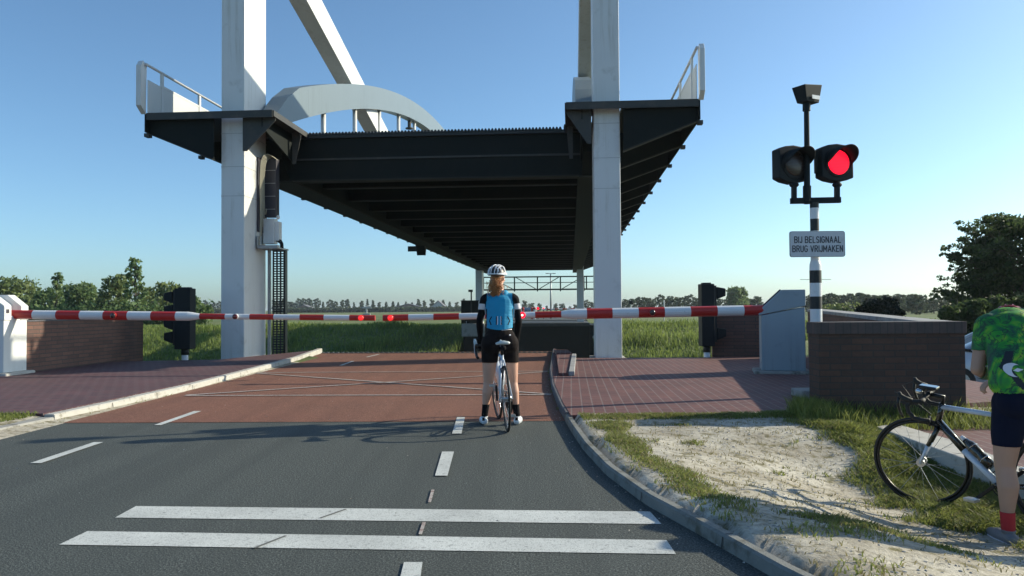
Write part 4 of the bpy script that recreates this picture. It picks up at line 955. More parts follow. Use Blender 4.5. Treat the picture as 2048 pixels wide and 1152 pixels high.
# ------------------------------------------------------------------ markers in the field
for px, pt, Y, h_, lab in ((1328, 600, 84, 2.6, 'thin pale marker pole on the far bank, right of the right tower'), (334, 652, 77, .9, 'short white marker post on the far bank, left of the left navigation signal'), (683, 645, 82, .8, 'tiny white marker post on the far bank below the left boom')):
    p = P(px, pt, Y); base = Vector((p.x, p.y, p.z - h_))
    mb = MB(); mb.cyl((0, 0, 0), (0, 0, h_), .09 if h_ < 1 else .06, n=8)
    tag(mb.build('marker_post', M['boom_white']), lab, 'post').location = base
t = empty('canal_beacon', P(1262, 645, 84) * Vector((1, 1, 0)) + Vector((0, 0, -.4)), 0, 'small black topped beacon on the far bank beside the right tower', 'beacon')
zt = P(1262, 602, 84).z + .4
mb = MB(); mb.cyl((0, 0, 0), (0, 0, zt), .07, n=8); mb.build('post', M['boom_white'], t); mb = MB(); mb.box((-.2, -.15, zt - .35), (.2, .15, zt + .05)); mb.build('lantern', M['black'], t, bevel=.03)
t = empty('field_beacon', P(733, 626, 150) * Vector((1, 1, 0)) + Vector((0, 0, -.4)), 0, 'small dark weather mast standing in the field above the boom tip', 'mast')
mb = MB(); mb.box((-.7, -.3, 0), (.7, .3, .9)); mb.build('base', M['galv'], t); mb = MB(); mb.cyl((0, 0, .9), (0, 0, 2.4), .15, n=8); mb.bar((-.9, 0, 2.0), (.9, 0, 2.0), .2, .3); mb.build('mast_head', M['galv'], t)

# ------------------------------------------------------------------ trees
def rv(s=1.0):
    while True:
        v = Vector((rnd.uniform(-1, 1), rnd.uniform(-1, 1), rnd.uniform(-1, 1)))
        if v.length <= 1: return v * s
def leaves(mb, c, r, n, size, shell=.55, asp=1.9, up=.2):
    c = Vector(c); r = Vector(r) if not isinstance(r, (int, float)) else Vector((r, r, r))
    for _ in range(n):
        d = rv().normalized() * (shell + (1 - shell) * rnd.random() ** .6) * (1 + .16 * (rnd.random() - .5))
        p = c + Vector((d.x * r.x, d.y * r.y, d.z * r.z))
        a = rv().normalized(); b = a.cross(rv()).normalized(); s = size * rnd.uniform(.6, 1.3)
        a = a * s * asp * .5; b = b * s * .5
        mb.v += [p - a, p - b * 1.0, p + a, p + b]
        k = len(mb.v); mb.f.append((k - 4, k - 3, k - 2, k - 1)); mb.m.append(0)
def make_tree(name, h, w, n, size, lm, style='round', seed=1, trunk_h=.25, clumps=14):
    "returns trunk and crown MB in local coordinates"
    global rnd
    keep = rnd; rnd = random.Random(seed)
    tk = MB(); cr_ = MB()
    th = h * trunk_h; tr = max(.03, h * .018)
    lean = Vector((rnd.uniform(-.04, .04) * h, rnd.uniform(-.04, .04) * h, 0))
    top = Vector((0, 0, h * .93)) + lean
    tk.tube([(0, 0, 0), Vector((0, 0, th)) + lean * .2, Vector((0, 0, h * .6)) + lean * .6, top], [tr * 1.3, tr, tr * .6, tr * .12], 8)
    pts = []
    for k in range(clumps):
        u = (k + .5) / clumps
        if style == 'round':
            z = lerp(th * .9, h * .93, u); prof = math.sin(math.pi * min(1, .12 + .80 * (z - th * .5) / (h - th * .5))) ** .7; rad = w / 2 * prof * rnd.uniform(.35, .72)
            cr = w * rnd.uniform(.17, .25)
        elif style == 'sparse':
            z = lerp(th, h * .97, u); rad = w / 2 * (1 - u * .75) * rnd.uniform(.3, .95); cr = w * rnd.uniform(.09, .17)
        elif style == 'tiered':
            z = lerp(th * .3, h * .93, u); prof = math.sin(math.pi * min(1, .22 + .68 * (z - th * .3) / (h - th * .3))) ** .6; rad = w / 2 * prof * rnd.uniform(.2, .82); cr = w * rnd.uniform(.09, .16)
        elif style == 'conifer':
            z = lerp(th * .8, h * .95, u); rad = w / 2 * (1 - u) * rnd.uniform(.4, .8); cr = w * (.12 + .2 * (1 - u))
        else:   # bush
            z = lerp(h * .12, h * .78, u); rad = w / 2 * math.sqrt(max(.02, 1 - (z / h) ** 2)) * rnd.uniform(.2, .72); cr = w * rnd.uniform(.14, .2)
        a = k * 2.4 + rnd.uniform(-.5, .5); p = Vector((rad * math.cos(a), rad * math.sin(a), z)) + lean * (z / h)
        p.z = min(p.z, h - cr * .8)
        pts.append((p, cr))
    for p, cr in pts:
        if style == 'tiered':      # feathery twigs reaching out of the outline
            for _ in range(3):
                o_ = p.xy.to_3d().normalized() * cr * rnd.uniform(.8, 1.7) + Vector((rnd.gauss(0, .3), rnd.gauss(0, .3), rnd.uniform(-.1, .35))) * cr; tk.tube([p, p + o_], [.012, .004], 4); leaves(cr_, p + o_, (cr * .3, cr * .3, cr * .15), int(n / len(pts) * .07), size, .1)
        st = Vector((0, 0, max(th * .6, p.z - (p.xy.length) * .7 - .1 * h))) + lean * .3
        tk.tube([st, st.lerp(p, .5) + Vector((0, 0, .03 * h)), p], [tr * .45, tr * .28, tr * .08], 5)
        vol = n / len(pts)
        leaves(cr_, p, (cr, cr, cr * (.5 if style == 'tiered' else .8)), int(vol), size, .35)
    rnd = keep
    return tk, cr_
def tree(name, px, ptop, Y, w, n, size, lm, style, seed, label, cat='tree', base=-.45, trunk_h=.25, clumps=14, group=None):
    top = P(px, ptop, Y); h = top.z - base
    t = empty(name, Vector((top.x, top.y, base)), 0, label, cat, group)
    tk, cr = make_tree(name, h, w, n, size, lm, style, seed, trunk_h, clumps)
    tk.build('trunk', M['bark'], t, smooth=True); cr.build('crown', M[lm], t, fix=False)
    return t
GL_ = 'trees on the far bank at the left'
tree('tree', 20, 552, 112, 8.2, 2600, .36, 'leaf_olive', 'round', 3, 'broad olive green tree at the far left edge, above the sunlit cabinet', trunk_h=.1, group=GL_)
tree('tree', 112, 544, 92, 3.6, 700, .24, 'leaf_mid', 'sparse', 5, 'sparse pale tree second from the left edge', trunk_h=.18, clumps=20, group=GL_)
tree('tree', 95, 575, 100, 4.2, 1100, .3, 'leaf_mid', 'round', 8, 'low dense tree at the foot of the sparse pale tree', trunk_h=.08, group=GL_)
tree('tree', 165, 564, 104, 6.4, 2400, .32, 'leaf_mid', 'round', 11, 'rounded bushy tree between the two sparse trees at the left', trunk_h=.08, group=GL_)
tree('tree', 234, 547, 100, 5.0, 1900, .3, 'leaf_olive', 'round', 14, 'tall rounded tree just left of the tallest sparse tree', trunk_h=.08, group=GL_)
tree('tree', 272, 514, 90, 3.3, 760, .26, 'leaf_mid', 'sparse', 21, 'tallest thin sparse tree rising above the left trees', trunk_h=.22, clumps=26, group=GL_)
tree('tree', 292, 572, 108, 3.6, 1000, .3, 'leaf_olive', 'round', 24, 'short dense tree right behind the tallest sparse tree', trunk_h=.08, group=GL_)
tree('tree', 333, 562, 106, 4.6, 1500, .3, 'leaf_olive', 'round', 27, 'rounded tree behind the left navigation signal', trunk_h=.12, group=GL_)
tree('tree', 388, 594, 110, 3.2, 800, .3, 'leaf_mid', 'round', 29, 'small tree right of the left navigation signal', trunk_h=.1, group=GL_)
for i, (x0_, x1_, top_, Y_) in enumerate(((20, 345, 602, 98), (60, 420, 606, 88))):
    p0 = P(x0_, 620, Y_); p1 = P(x1_, 620, Y_); mb = MB(); c = (p0 + p1) / 2
    for k in range(60):
        q_ = p0.lerp(p1, (k + .5) / 60); hh_ = (P(x0_, top_, Y_).z + .5) * rnd.uniform(.75, 1.15)
        leaves(mb, Vector((q_.x - c.x, rnd.uniform(-.6, .6), hh_ * .45)), (.7, .8, hh_ * .55), 60, .28, .2)
    o = mb.build('hedge', M['leaf_dark' if i == 0 else 'leaf_mid'], fix=False); o.location = Vector((c.x, c.y, -.45)); tag(o, ['dark shrub belt under the left trees', 'low green scrub line in front of the left trees'][i], 'hedge')
# the long far row of trees, individuals sharing five meshes
protos = []
for k, (h, w, st) in enumerate(((17, 9, 'round'), (14, 8, 'conifer'), (18, 8, 'conifer'), (13, 9.5, 'round'), (15, 7, 'round'))):
    tk, cr = make_tree('far', h, w, 420, 1.1, 'leaf_far', st, 50 + k, .12, 12)
    t = empty('far_tree', Vector((0, 0, 0)), 0, 'tree of the long far row behind the field', 'tree', 'far row of trees behind the field')
    tk.build('trunk', M['bark'], t, smooth=True); cr.build('crown', M['leaf_far'], t, fix=False); protos.append(t)
def far_tree(px, ptop, Y, k, first=set(), sx=1.0, group=None, label=None):
    src = protos[k]
    if k in first:
        r = src.copy(); C.objects.link(r)
        for ch in list(src.children): c_ = ch.copy(); C.objects.link(c_); c_.parent = r
    else: r = src; first.add(k)
    H = (17, 14, 18, 13, 15)[k]; p = P(px, ptop, Y); sc = (p.z + .4) / H
    r.location = Vector((p.x, p.y, -.4)); r.scale = (sc * sx, sc * sx, sc); r.rotation_euler = (0, 0, rnd.uniform(0, 6.28))
    if group: r['group'] = group
    if label: r['label'] = label
    return r
px = 384; 
while px < 950:
    if not (448 < px < 545):
        k = rnd.choice((0, 3, 4, 0, 2)) if px < 700 else rnd.choice((1, 2, 1, 4, 1))
        if 590 < px < 640: k = 0
        far_tree(px, rnd.uniform(597, 605) if not (595 < px < 640) else 596, 520 + rnd.uniform(-25, 25), k, sx=rnd.uniform(.9, 1.2))
    px += rnd.uniform(10, 15.5)
GR_ = 'far trees right of the waiting woman'
for i, (x_, tp_, Y_, k) in enumerate(((1048, 600, 420, 4), (1062, 606, 400, 3), (1079, 606, 380, 0), (1094, 611, 420, 4), (1111, 606, 360, 0), (1124, 607, 380, 3), (1140, 612, 420, 0), (1152, 609, 380, 3), (1173, 599, 330, 0), (1186, 604, 340, 3))):
    far_tree(x_, tp_, Y_, k, sx=1.25, group=GR_, label='small rounded tree far beyond the canal, seen under the gantry')
GR2 = 'trees of the far wood right of the right tower'
for i, (x_, tp_) in enumerate(((1250, 598), (1263, 597), (1278, 593), (1290, 594), (1303, 596), (1320, 588), (1333, 595), (1347, 592), (1360, 594), (1371, 591), (1382, 588), (1397, 596), (1410, 595), (1425, 594), (1440, 597), (1455, 596), (1492, 594), (1503, 597), (1512, 592), (1520, 600))):
    far_tree(x_, tp_, rnd.uniform(230, 290), rnd.choice((0, 3, 0, 4)), sx=1.25, group=GR2, label='tree of the far wood between the right tower and the right cabinet')
tree('tree', 1476, 573, 215, 8.0, 2600, .5, 'leaf_mid', 'round', 61, 'tall round tree standing clear above the far wood, left of the right cabinet', trunk_h=.05, clumps=18)
GR3 = 'trees of the far wood behind the right walls'
for i in range(34):
    x_ = 1618 + i * 8.6; tp_ = (588, 587, 590, 592)[i % 4] + rnd.uniform(-3, 3) + (6 if x_ > 1850 else 0)
    far_tree(x_, tp_, rnd.uniform(150, 210), rnd.choice((0, 3, 0, 4)), sx=1.5, group=GR3, label='tree of the far wood behind the right brick walls')
tree('bush', 1685, 602, 60, 4.0, 1800, .16, 'leaf_olive', 'bush', 71, 'light green bush behind the striped pole', 'bush', base=-.6)
tree('bush', 1655, 606, 64, 3.6, 1400, .16, 'leaf_olive', 'bush', 72, 'small light green bush just right of the right cabinet', 'bush', base=-.6)
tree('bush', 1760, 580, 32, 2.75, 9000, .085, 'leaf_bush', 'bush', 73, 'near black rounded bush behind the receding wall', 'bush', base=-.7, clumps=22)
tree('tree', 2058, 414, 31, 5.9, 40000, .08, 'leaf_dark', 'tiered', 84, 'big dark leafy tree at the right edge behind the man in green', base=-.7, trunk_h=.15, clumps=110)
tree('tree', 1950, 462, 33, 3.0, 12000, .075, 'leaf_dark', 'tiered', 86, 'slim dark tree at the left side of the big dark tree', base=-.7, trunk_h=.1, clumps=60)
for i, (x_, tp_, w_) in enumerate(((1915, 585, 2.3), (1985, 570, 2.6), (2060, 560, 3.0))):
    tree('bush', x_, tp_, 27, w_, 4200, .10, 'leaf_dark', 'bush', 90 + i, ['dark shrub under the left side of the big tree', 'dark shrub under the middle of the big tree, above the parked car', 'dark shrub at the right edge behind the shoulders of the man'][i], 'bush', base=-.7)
# farmhouses and the dark hedge in front of the far row
def house(px, Y, w, d, h, rh, wallm, label, rz=0):
    p = P(px, 622, Y); t = empty('farmhouse', Vector((p.x, p.y, -.4)), rz, label, 'house')
    mb = MB(); mb.box((-w / 2, -d / 2, 0), (w / 2, d / 2, h)); mb.prism([(-w / 2, -d / 2, h), (w / 2, -d / 2, h), (0, -d / 2, h + rh)], (0, d, 0)); mb.build('wall', M[wallm], t)
    for s_ in (-1, 1):
        mb = MB(); mb.prism([Vector((s_ * (w / 2 + .5), -d / 2 - .4, h - .3)), Vector((0, -d / 2 - .4, h + rh + .25)), Vector((0, -d / 2 - .4, h + rh + .55)), Vector((s_ * (w / 2 + .5), -d / 2 - .4, h))], (0, d + .8, 0)); mb.build('roof', M['roof_tile'], t)
    for x in (-w * .25, w * .25):
        mb = MB(); mb.box((x - w * .08, -d / 2 - .05, h * .3), (x + w * .08, -d / 2 - .01, h * .75)); mb.build('window', M['car_glass'], t)
house(878, 480, 7.5, 12, 3.0, 3.2, 'house_wall', 'white gabled farmhouse far behind the field, left of the waiting woman')
house(818, 490, 20, 9, 2.4, 2.2, 'house_brick', 'long low dark roofed farm building left of the white gabled farmhouse')
house(610, 500, 12, 9, 2.4, 2.0, 'house_brick', 'low dark farm building beside the tall trees right of the cable ladder')
for a0_, a1_, lab in ((556, 950, 'long dark hedge at the foot of the far tree row'), (385, 446, 'short dark hedge left of the left tower')):
    mb = MB(); p0 = P(a0_, 624, 470); p1 = P(a1_, 624, 470); c = (p0 + p1) / 2; nn_ = int((a1_ - a0_) * 26)
    for k in range(nn_):
        q_ = p0.lerp(p1, k / nn_); leaves(mb, Vector((q_.x - c.x, rnd.uniform(-2, 2), 1.0)), (1.6, 1.6, 1.4), 1, 1.5, .2)
    o = mb.build('hedge', M['leaf_far'], fix=False); o.location = Vector((c.x, c.y, -.4)); tag(o, lab, 'hedge')
# ------------------------------------------------------------------ tall grass of the far bank, short grass of the verge
def blades(name, pts, m, kind='stuff'):
    mb = MB(); V = mb.v; Fc = mb.f
    for (x, y, z, h, w, bend) in pts:
        a = rnd.uniform(0, math.pi); cx, sx_ = math.cos(a) * w, math.sin(a) * w; b2 = rnd.uniform(0, 6.28); bx_, by_ = math.cos(b2) * bend, math.sin(b2) * bend
        k = len(V); V += [Vector((x - cx, y - sx_, z - .01)), Vector((x + cx, y + sx_, z - .01)), Vector((x + cx * .7 + bx_ * .35, y + sx_ * .7 + by_ * .35, z + h * .6)), Vector((x - cx * .7 + bx_ * .35, y - sx_ * .7 + by_ * .35, z + h * .6)), Vector((x + bx_, y + by_, z + h))]
        Fc += [(k, k + 1, k + 2, k + 3), (k + 3, k + 2, k + 4)]
    mb.m = [0] * len(Fc); o = mb.build(name, M[m], fix=False); tag(o, kind=kind); return o
pts = []
for _ in range(42000):
    w_ = rnd.uniform(-46, 34); s_ = 64.5 + 18 * rnd.random() ** 1.1
    if -9.4 < w_ < 2.0 : continue
    p = B(w_, s_); n_ = noise.noise(Vector((p.x * .22, p.y * .3, 5))); h_ = (.26 + .55 * max(0, n_ + .2)) * rnd.uniform(.6, 1.3) * (1 - .75 * sst(76, 82, s_))
    pts.append((p.x, p.y, gz(p.x, p.y), h_, .045, h_ * .35))
o = blades('tall_grass', pts, 'reed'); o['label'] = 'tall uneven grass and reeds on the far canal bank'
slx = [p.x for p in f_]; sly = [p.y for p in f_]
def dens(x, y):
    "grass cover of the right verge, from the photo: a strip behind the kerb, the edge of the pavement, the bank at the right"
    t = x - xk2(y); n_ = noise.noise(Vector((x * 2.2, y * 2.2, 1))) ; n2 = noise.noise(Vector((x * 6, y * 6, 9)))
    d = 0
    band = lerp(.42, .36, sst(4.5, 7, y)); d = max(d, (1 - abs(t - band) / .17) * (.75 if 4.9 < y < 8.2 else .05) + n_ * .5)
    d = max(d, 1.1 * (1 - abs(y - (yp0 - .22)) / .22) + n_ * .4 if t > .12 else 0)
    edge = interp(y, [3.5, 4.6, 5.1, 5.4, 6.2, 7, 7.6, 8.3, 9], [4.2, 3.8, 3.2, 2.62, 2.7, 2.95, 2.95, 2.7, 2.4]); d = max(d, (x - edge) * 3 + n_ * .8)
    d = max(d, 1.6 * (1 - math.hypot((x - 1.9) / .42, (y - 4.62) / .2)) + n_ * .3)
    d = max(d, 1.2 * (1 - math.hypot((x - 2.35) / .3, (y - 4.5) / .13)) + n_ * .3)
    d = max(d, n_ * 1.3 + n2 * .9 - .78)
    return d
green = []; dry = []
tries = 0
while tries < 420000:
    tries += 1
    y = 3.3 + 5.9 * rnd.random() ** .8; x = rnd.uniform(.5, 6.5)
    t = x - xk2(y)
    if t < .15: continue
    if y > yp0 - .06 and x < 3.9: continue
    if x > slx[0] - .03 and y > np.interp(x, slx, sly) - .02: continue
    if abs(x / y * F + 1024 - 1000) > 1150: continue
    d = dens(x, y)
    if rnd.random() > d * 1.1: 
        if rnd.random() < .010 + .06 * (noise.noise(Vector((x * 7, y * 9, 4))) > .28): dry.append((x, y, gz(x, y), rnd.uniform(.01, .028), .004, .025))
        continue
    tall = 1.0 + 1.0 * sst(2.3, 3.2, x) * (1 if y < 8 else .6)
    h_ = rnd.uniform(.014, .036) * tall * (1 + .6 * noise.noise(Vector((x * 5, y * 5, 2))))
    (dry if rnd.random() < (.34 if x < 2.3 else .12) else green).append((x, y, gz(x, y), h_, rnd.uniform(.003, .006), h_ * 1.1))
o = blades('verge_grass', green, 'grass'); o['label'] = 'patchy short green grass on the sandy verge'
o = blades('dry_verge_grass', dry, 'grass_dry'); o['label'] = 'sparse dry grass tufts on the sandy verge'
pts = []
yl0 = G(0, 826, PAVE).y
for _ in range(16000):
    y = rnd.uniform(7.5, yl0 - .02); x = rnd.uniform(-10, -4.6)
    if x > xl2(y) - .24: continue
    pts.append((x, y, gz(x, y), rnd.uniform(.03, .07), .006, .04))
o = blades('left_verge_grass', pts, 'grass'); o['label'] = 'short grass on the left verge behind the kerb'
pts = []
for _ in range(1500):    # weeds in the gutters and joints
    if rnd.random() < .6:
        y = rnd.uniform(4, kys[-1]); x = xk2(y) + rnd.uniform(.0, .05) - .02
        if noise.noise(Vector((y * 2.5, 0, 0))) < .12: continue
        if y < yk: x = xk2(y) + .14 + rnd.uniform(0, .06)
    else:
        y = rnd.uniform(y1, YE); x = xl2(y) + rnd.uniform(-.01, .05)
        if noise.noise(Vector((y * 1.5, 7, 0))) < .15: continue
    z_ = max(0, gz(x, y)); pts.append((x, y, z_, rnd.uniform(.015, .05), .004, .03))
o = blades('gutter_weeds', pts, 'grass'); o['label'] = 'small weeds in the gutters'
pts = []
for _ in range(5200):    # grass at the foot of the walls and of the pole
    if rnd.random() < .55: x = rnd.uniform(2.9, 5.2); y = rnd.uniform(8.0, 8.52)
    else: x = rnd.uniform(3.0, 3.3); y = rnd.uniform(8.3, 9.1)
    pts.append((x, y, gz(x, y), rnd.uniform(.08, .22), .005, .08))
o = blades('wall_foot_grass', pts, 'grass'); o['label'] = 'rank grass along the foot of the near brick wall'
# a little loose gravel on the sand
mb = MB()
for _ in range(1400):
    y = 3.5 + 4.8 * rnd.random(); x = rnd.uniform(.8, 3.2)
    if x - xk2(y) < .18: continue
    mb.ell((x, y, gz(x, y)), (rnd.uniform(.004, .014), rnd.uniform(.004, .012), rnd.uniform(.002, .007)), 5, 3)
o = mb.build('gravel', M['coping'], fix=False); tag(o, 'loose gravel on the sandy verge', kind='stuff')

# ------------------------------------------------------------------ bicycles
def ring(mb, c, ax, r, tube, n=40, k=8, m=0, flat=1.0):
    "torus; ax = unit axle direction"
    ax = Vector(ax).normalized(); u = Vector((0, 0, 1)); u = (u - ax * u.dot(ax)).normalized(); v = ax.cross(u)
    b = len(mb.v)
    for i in range(n):
        a = 2 * math.pi * i / n; d = u * math.cos(a) + v * math.sin(a)
        for j in range(k):
            t = 2 * math.pi * j / k; mb.v.append(Vector(c) + d * (r + tube * math.cos(t)) + ax * tube * flat * math.sin(t))
    for i in range(n):
        for j in range(k):
            mb.f.append((b + i * k + j, b + i * k + (j + 1) % k, b + ((i + 1) % n) * k + (j + 1) % k, b + ((i + 1) % n) * k + j)); mb.m.append(m)
def bicycle(loc, heading, lean, steer, label, cols, crank=R(20), extras=False):
    "local x forward, y left, z up; origin under the rear axle"
    t = empty('bicycle', loc, heading, label, 'bicycle'); t.rotation_euler = (lean, 0, heading)
    RW, WB = .335, .985
    rear = Vector((0, 0, RW)); front = Vector((WB, 0, RW)); bb = Vector((.405, 0, .27))
    seat_t = Vector((.235, 0, .76)); head_b = Vector((.845, 0, .625)); head_t = Vector((.80, 0, .775))
    sax = (head_t - head_b).normalized()
    def ST(p):   # steering rotation about the head axis
        return head_b + Matrix.Rotation(steer, 3, sax) @ (Vector(p) - head_b)
    def wheel(c, name, xf=lambda p: Vector(p)):
        ax = (xf(Vector(c) + Vector((0, 1, 0))) - xf(c)).normalized(); cc = xf(c)
        mb = MB(); ring(mb, cc, ax, RW - .012, .012, 48, 8); w = mb.build(name, M['rubber'], t, smooth=True)
        mb = MB(); ring(mb, cc, ax, RW - .034, .011, 48, 6, flat=.8); mb.build('rim', M[cols['rim']], w, smooth=True)
        mb = MB(); mb.cyl(cc - ax * .05, cc + ax * .05, .018, n=12); mb.cyl(cc - ax * .035, cc - ax * .028, .03, n=12); mb.cyl(cc + ax * .028, cc + ax * .035, .03, n=12); mb.build('hub', M['alu'], w, smooth=False)
        mb = MB(); u = Vector((0, 0, 1)); u = (u - ax * u.dot(ax)).normalized(); v = ax.cross(u)
        for i in range(20):
            a = 2 * math.pi * i / 20; d = u * math.cos(a) + v * math.sin(a); a2 = a + (.5 if i % 4 < 2 else -.5); d2 = u * math.cos(a2) + v * math.sin(a2)
            mb.cyl(cc + ax * (.031 if i % 2 else -.031) + d2 * .026, cc + d * (RW - .04), .0016, n=4, cap=False)
        mb.build('spokes', M['alu'], w); return w
    wheel(rear, 'rear_wheel'); wheel(front, 'front_wheel', ST)
    mb = MB(); cols_ = [M[cols['frame']], M[cols['accent']]]
    mb.tube([bb, seat_t], .016, 12); 
    mb.tube([head_t - sax * .025, seat_t.lerp(bb, .05)], [.02, .016], 12, m=cols.get('top', 0))
    mb.tube([head_b + sax * .02, head_b.lerp(bb, .45)], [.026, .026], 12); mb.tube([head_b.lerp(bb, .45), bb], [.026, .024], 12, m=1)
    mb.tube([head_b, head_t], .021, 12)
    for s_ in (-1, 1):
        mb.tube([bb + Vector((-.02, s_ * .03, 0)), Vector((.2, s_ * .045, .30)), rear + Vector((.0, s_ * .062, 0))], [.012, .011, .008], 8)
        mb.tube([seat_t.lerp(bb, .1) + Vector((0, s_ * .014, 0)), Vector((.12, s_ * .034, .56)), rear + Vector((0, s_ * .062, 0))], [.010, .009, .008], 8, m=1)
    mb.cyl(bb - Vector((0, .036, 0)), bb + Vector((0, .036, 0)), .022, n=14)
    mb.build('frame', cols_, t, smooth=True)
    mb = MB(); crown = head_b - sax * .012
    mb.tube([ST(head_b), ST(crown)], .02, 10)
    for s_ in (-1, 1):
        mb.tube([ST(crown), ST(crown + Vector((.005, s_ * .045, -.03))), ST(crown.lerp(front, .5) + Vector((.0, s_ * .05, 0)))], [.017, .016, .015], 8)
        mb.tube([ST(crown.lerp(front, .5) + Vector((0, s_ * .05, 0))), ST(front + Vector((0, s_ * .052, 0)))], [.015, .009], 8, m=1)
    mb.build('fork', cols_, t, smooth=True)
    st = head_t + sax * .05; clamp = st + Vector((.095, 0, .02))
    mb = MB(); mb.tube([ST(head_t), ST(st), ST(clamp)], [.016, .017, .016], 10); mb.cyl(ST(clamp - Vector((0, .03, 0))), ST(clamp + Vector((0, .03, 0))), .02, n=12); mb.build('stem', M[cols['stem']], t, smooth=True)
    hb = MB(); hb.tube([ST(clamp + Vector((0, y, 0))) for y in (-.2, 0, .2)], .014, 10); H_ = hb.build('handlebar', M['tape'], t, smooth=True)
    for s_ in (-1, 1):
        prof = [(0, .15, 0), (0, .2, 0), (.03, .208, .002), (.07, .21, 0), (.095, .21, -.03), (.092, .21, -.075), (.06, .21, -.118), (.01, .21, -.132), (-.04, .21, -.134)]
        mb = MB(); mb.tube([ST(clamp + Vector((x, s_ * y, z))) for x, y, z in prof], .0155, 10); mb.build('drop', M['tape'], H_, smooth=True)
        mb = MB(); mb.tube([ST(clamp + Vector((x, s_ * .21, z))) for x, z in ((.06, .005), (.105, .02), (.135, .045), (.138, .07))], [.02, .021, .018, .012], 10)
        mb.build('brake_hood', M[cols['hood']], H_, smooth=True)
        mb = MB(); mb.tube([ST(clamp + Vector((x, s_ * .213, z))) for x, z in ((.142, .035), (.155, -.02), (.145, -.08), (.13, -.115))], [.01, .011, .010, .006], 8); mb.build('brake_lever', M[cols['lever']], H_, smooth=True)
        mb = MB(); mb.tube([ST(clamp + Vector((.13, s_ * .2, .05))), ST(clamp + Vector((.2, s_ * .1, .04))), ST(clamp + Vector((.12, s_ * .03, -.05))), ST(clamp + Vector((0, 0, -.15)))], .0025, 5); mb.build('brake_cable', M['cable_black'], H_)
    # saddle and post
    sp_ = seat_t + (seat_t - bb).normalized() * cols.get('post', .16)
    mb = MB(); mb.tube([seat_t, sp_], .0135, 10); mb.build('seat_post', M[cols['stem']], t, smooth=True)
    mb = MB(); n = 12; rows = []
    for i in range(n + 1):
        u = i / n; x = lerp(-.13, .145, u); w = lerp(.076, .02, sst(.15, .75, u)) * (1 if u > .08 else .75) * (1 if u < .94 else .6); zc = .012 * math.sin(math.pi * u) * -1 + .008
        rows.append([Vector((x, w * y_, .05 + zc - .02 * y_ * y_)) for y_ in (-1, -.7, -.3, 0, .3, .7, 1)] + [Vector((x, w * .9 * y_, .012 + zc)) for y_ in (1, .5, 0, -.5, -1)])
    for r_w in rows: mb.v += [sp_ + p for p in r_w]
    k = len(rows[0])
    for i in range(n):
        for j in range(k): mb.f.append((i * k + j, i * k + (j + 1) % k, (i + 1) * k + (j + 1) % k, (i + 1) * k + j)); mb.m.append(0)
    mb.f += [tuple(range(k)), tuple(n * k + j for j in range(k - 1, -1, -1))]; mb.m += [0, 0]
    sd_ = mb.build('saddle', M[cols['saddle']], t, smooth=True)
    mb = MB()
    for s_ in (-1, 1): mb.tube([sp_ + Vector((-.1, s_ * .025, .015)), sp_ + Vector((-.02, s_ * .022, -.005)), sp_ + Vector((.1, s_ * .012, .015))], .0035, 6)
    mb.build('saddle_rail', M['chrome'], sd_)
    # drivetrain
    mb = MB(); y_ = -.045
    ring(mb, bb + Vector((0, y_, 0)), (0, 1, 0), .098, .004, 32, 6); ring(mb, bb + Vector((0, y_ + .008, 0)), (0, 1, 0), .072, .004, 28, 6)
    for i in range(5): a = i * 1.257; mb.bar(bb + Vector((0, y_, 0)), bb + Vector((.095 * math.cos(a), y_, .095 * math.sin(a))), .014, .006)
    mb.build('chainring', M['black_metal'], t)
    mb = MB()
    for i in range(6): ring(mb, rear + Vector((0, -.03 - i * .004, 0)), (0, 1, 0), .052 - i * .004, .002, 20, 4)
    mb.build('cassette', M['chrome'], t)
    mb = MB(); mb.tube([bb + Vector((0, y_, .098)), rear + Vector((0, -.04, .045))], .0035, 5); mb.tube([bb + Vector((0, y_, -.098)), Vector((.06, -.042, .235)), Vector((.02, -.04, .2)), Vector((-.02, -.04, .26)), rear + Vector((-.04, -.04, -.02))], .0035, 5); mb.build('chain', M['black_metal'], t)
    mb = MB(); mb.bar(rear + Vector((0, -.05, -.03)), Vector((.03, -.045, .19)), .014, .03); mb.build('derailleur', M['black_metal'], t)
    for s_, a in ((1, crank), (-1, crank + math.pi)):
        e = bb + Vector((.17 * math.cos(a), s_ * .062, .17 * math.sin(a))); mb = MB(); mb.bar(bb + Vector((0, s_ * .055, 0)), e, .012, .024); c_ = mb.build('crank', M['black_metal'], t, bevel=.003)
        mb = MB(); mb.box(e + Vector((-.04, s_ * .012 if s_ > 0 else -.072, -.012)), e + Vector((.045, .072 if s_ > 0 else -.012, .012))); mb.build('pedal', M['alu'], c_, bevel=.004)
    for c, nm in ((rear + Vector((.1, 0, .29)), 0), (front + Vector((-.09, 0, .315)), 1)):
        mb = MB()
        for s_ in (-1, 1):
            q_ = [c + Vector((0, 0, .03)), c + Vector((0, s_ * .032, .0)), c + Vector((.0, s_ * .026, -.035))]
            mb.tube([ST(p) if nm else p for p in q_], [.008, .009, .007], 6)
        mb.build('brake', M['black_metal'], t)
    if extras:
        d_ = (bb - head_b).normalized(); nrm = Vector((-d_.z, 0, d_.x)); nrm = nrm if nrm.z > 0 else -nrm
        a = head_b.lerp(bb, .38) + nrm * .062; b_ = head_b.lerp(bb, .80) + nrm * .062
        mb = MB(); mb.tube([a, a.lerp(b_, .12), a.lerp(b_, .2), a.lerp(b_, .55), a.lerp(b_, .62), a.lerp(b_, .68), b_], [.02, .026, .036, .036, .032, .036, .036], 14)
        bt = mb.build('bottle', M['bike_black'], t, smooth=True)
        mb = MB(); mb.cyl(a - d_ * .035, a, .012, .018, n=10); mb.build('bottle_nozzle', M['white_cloth'], bt, smooth=True)
        mb = MB()
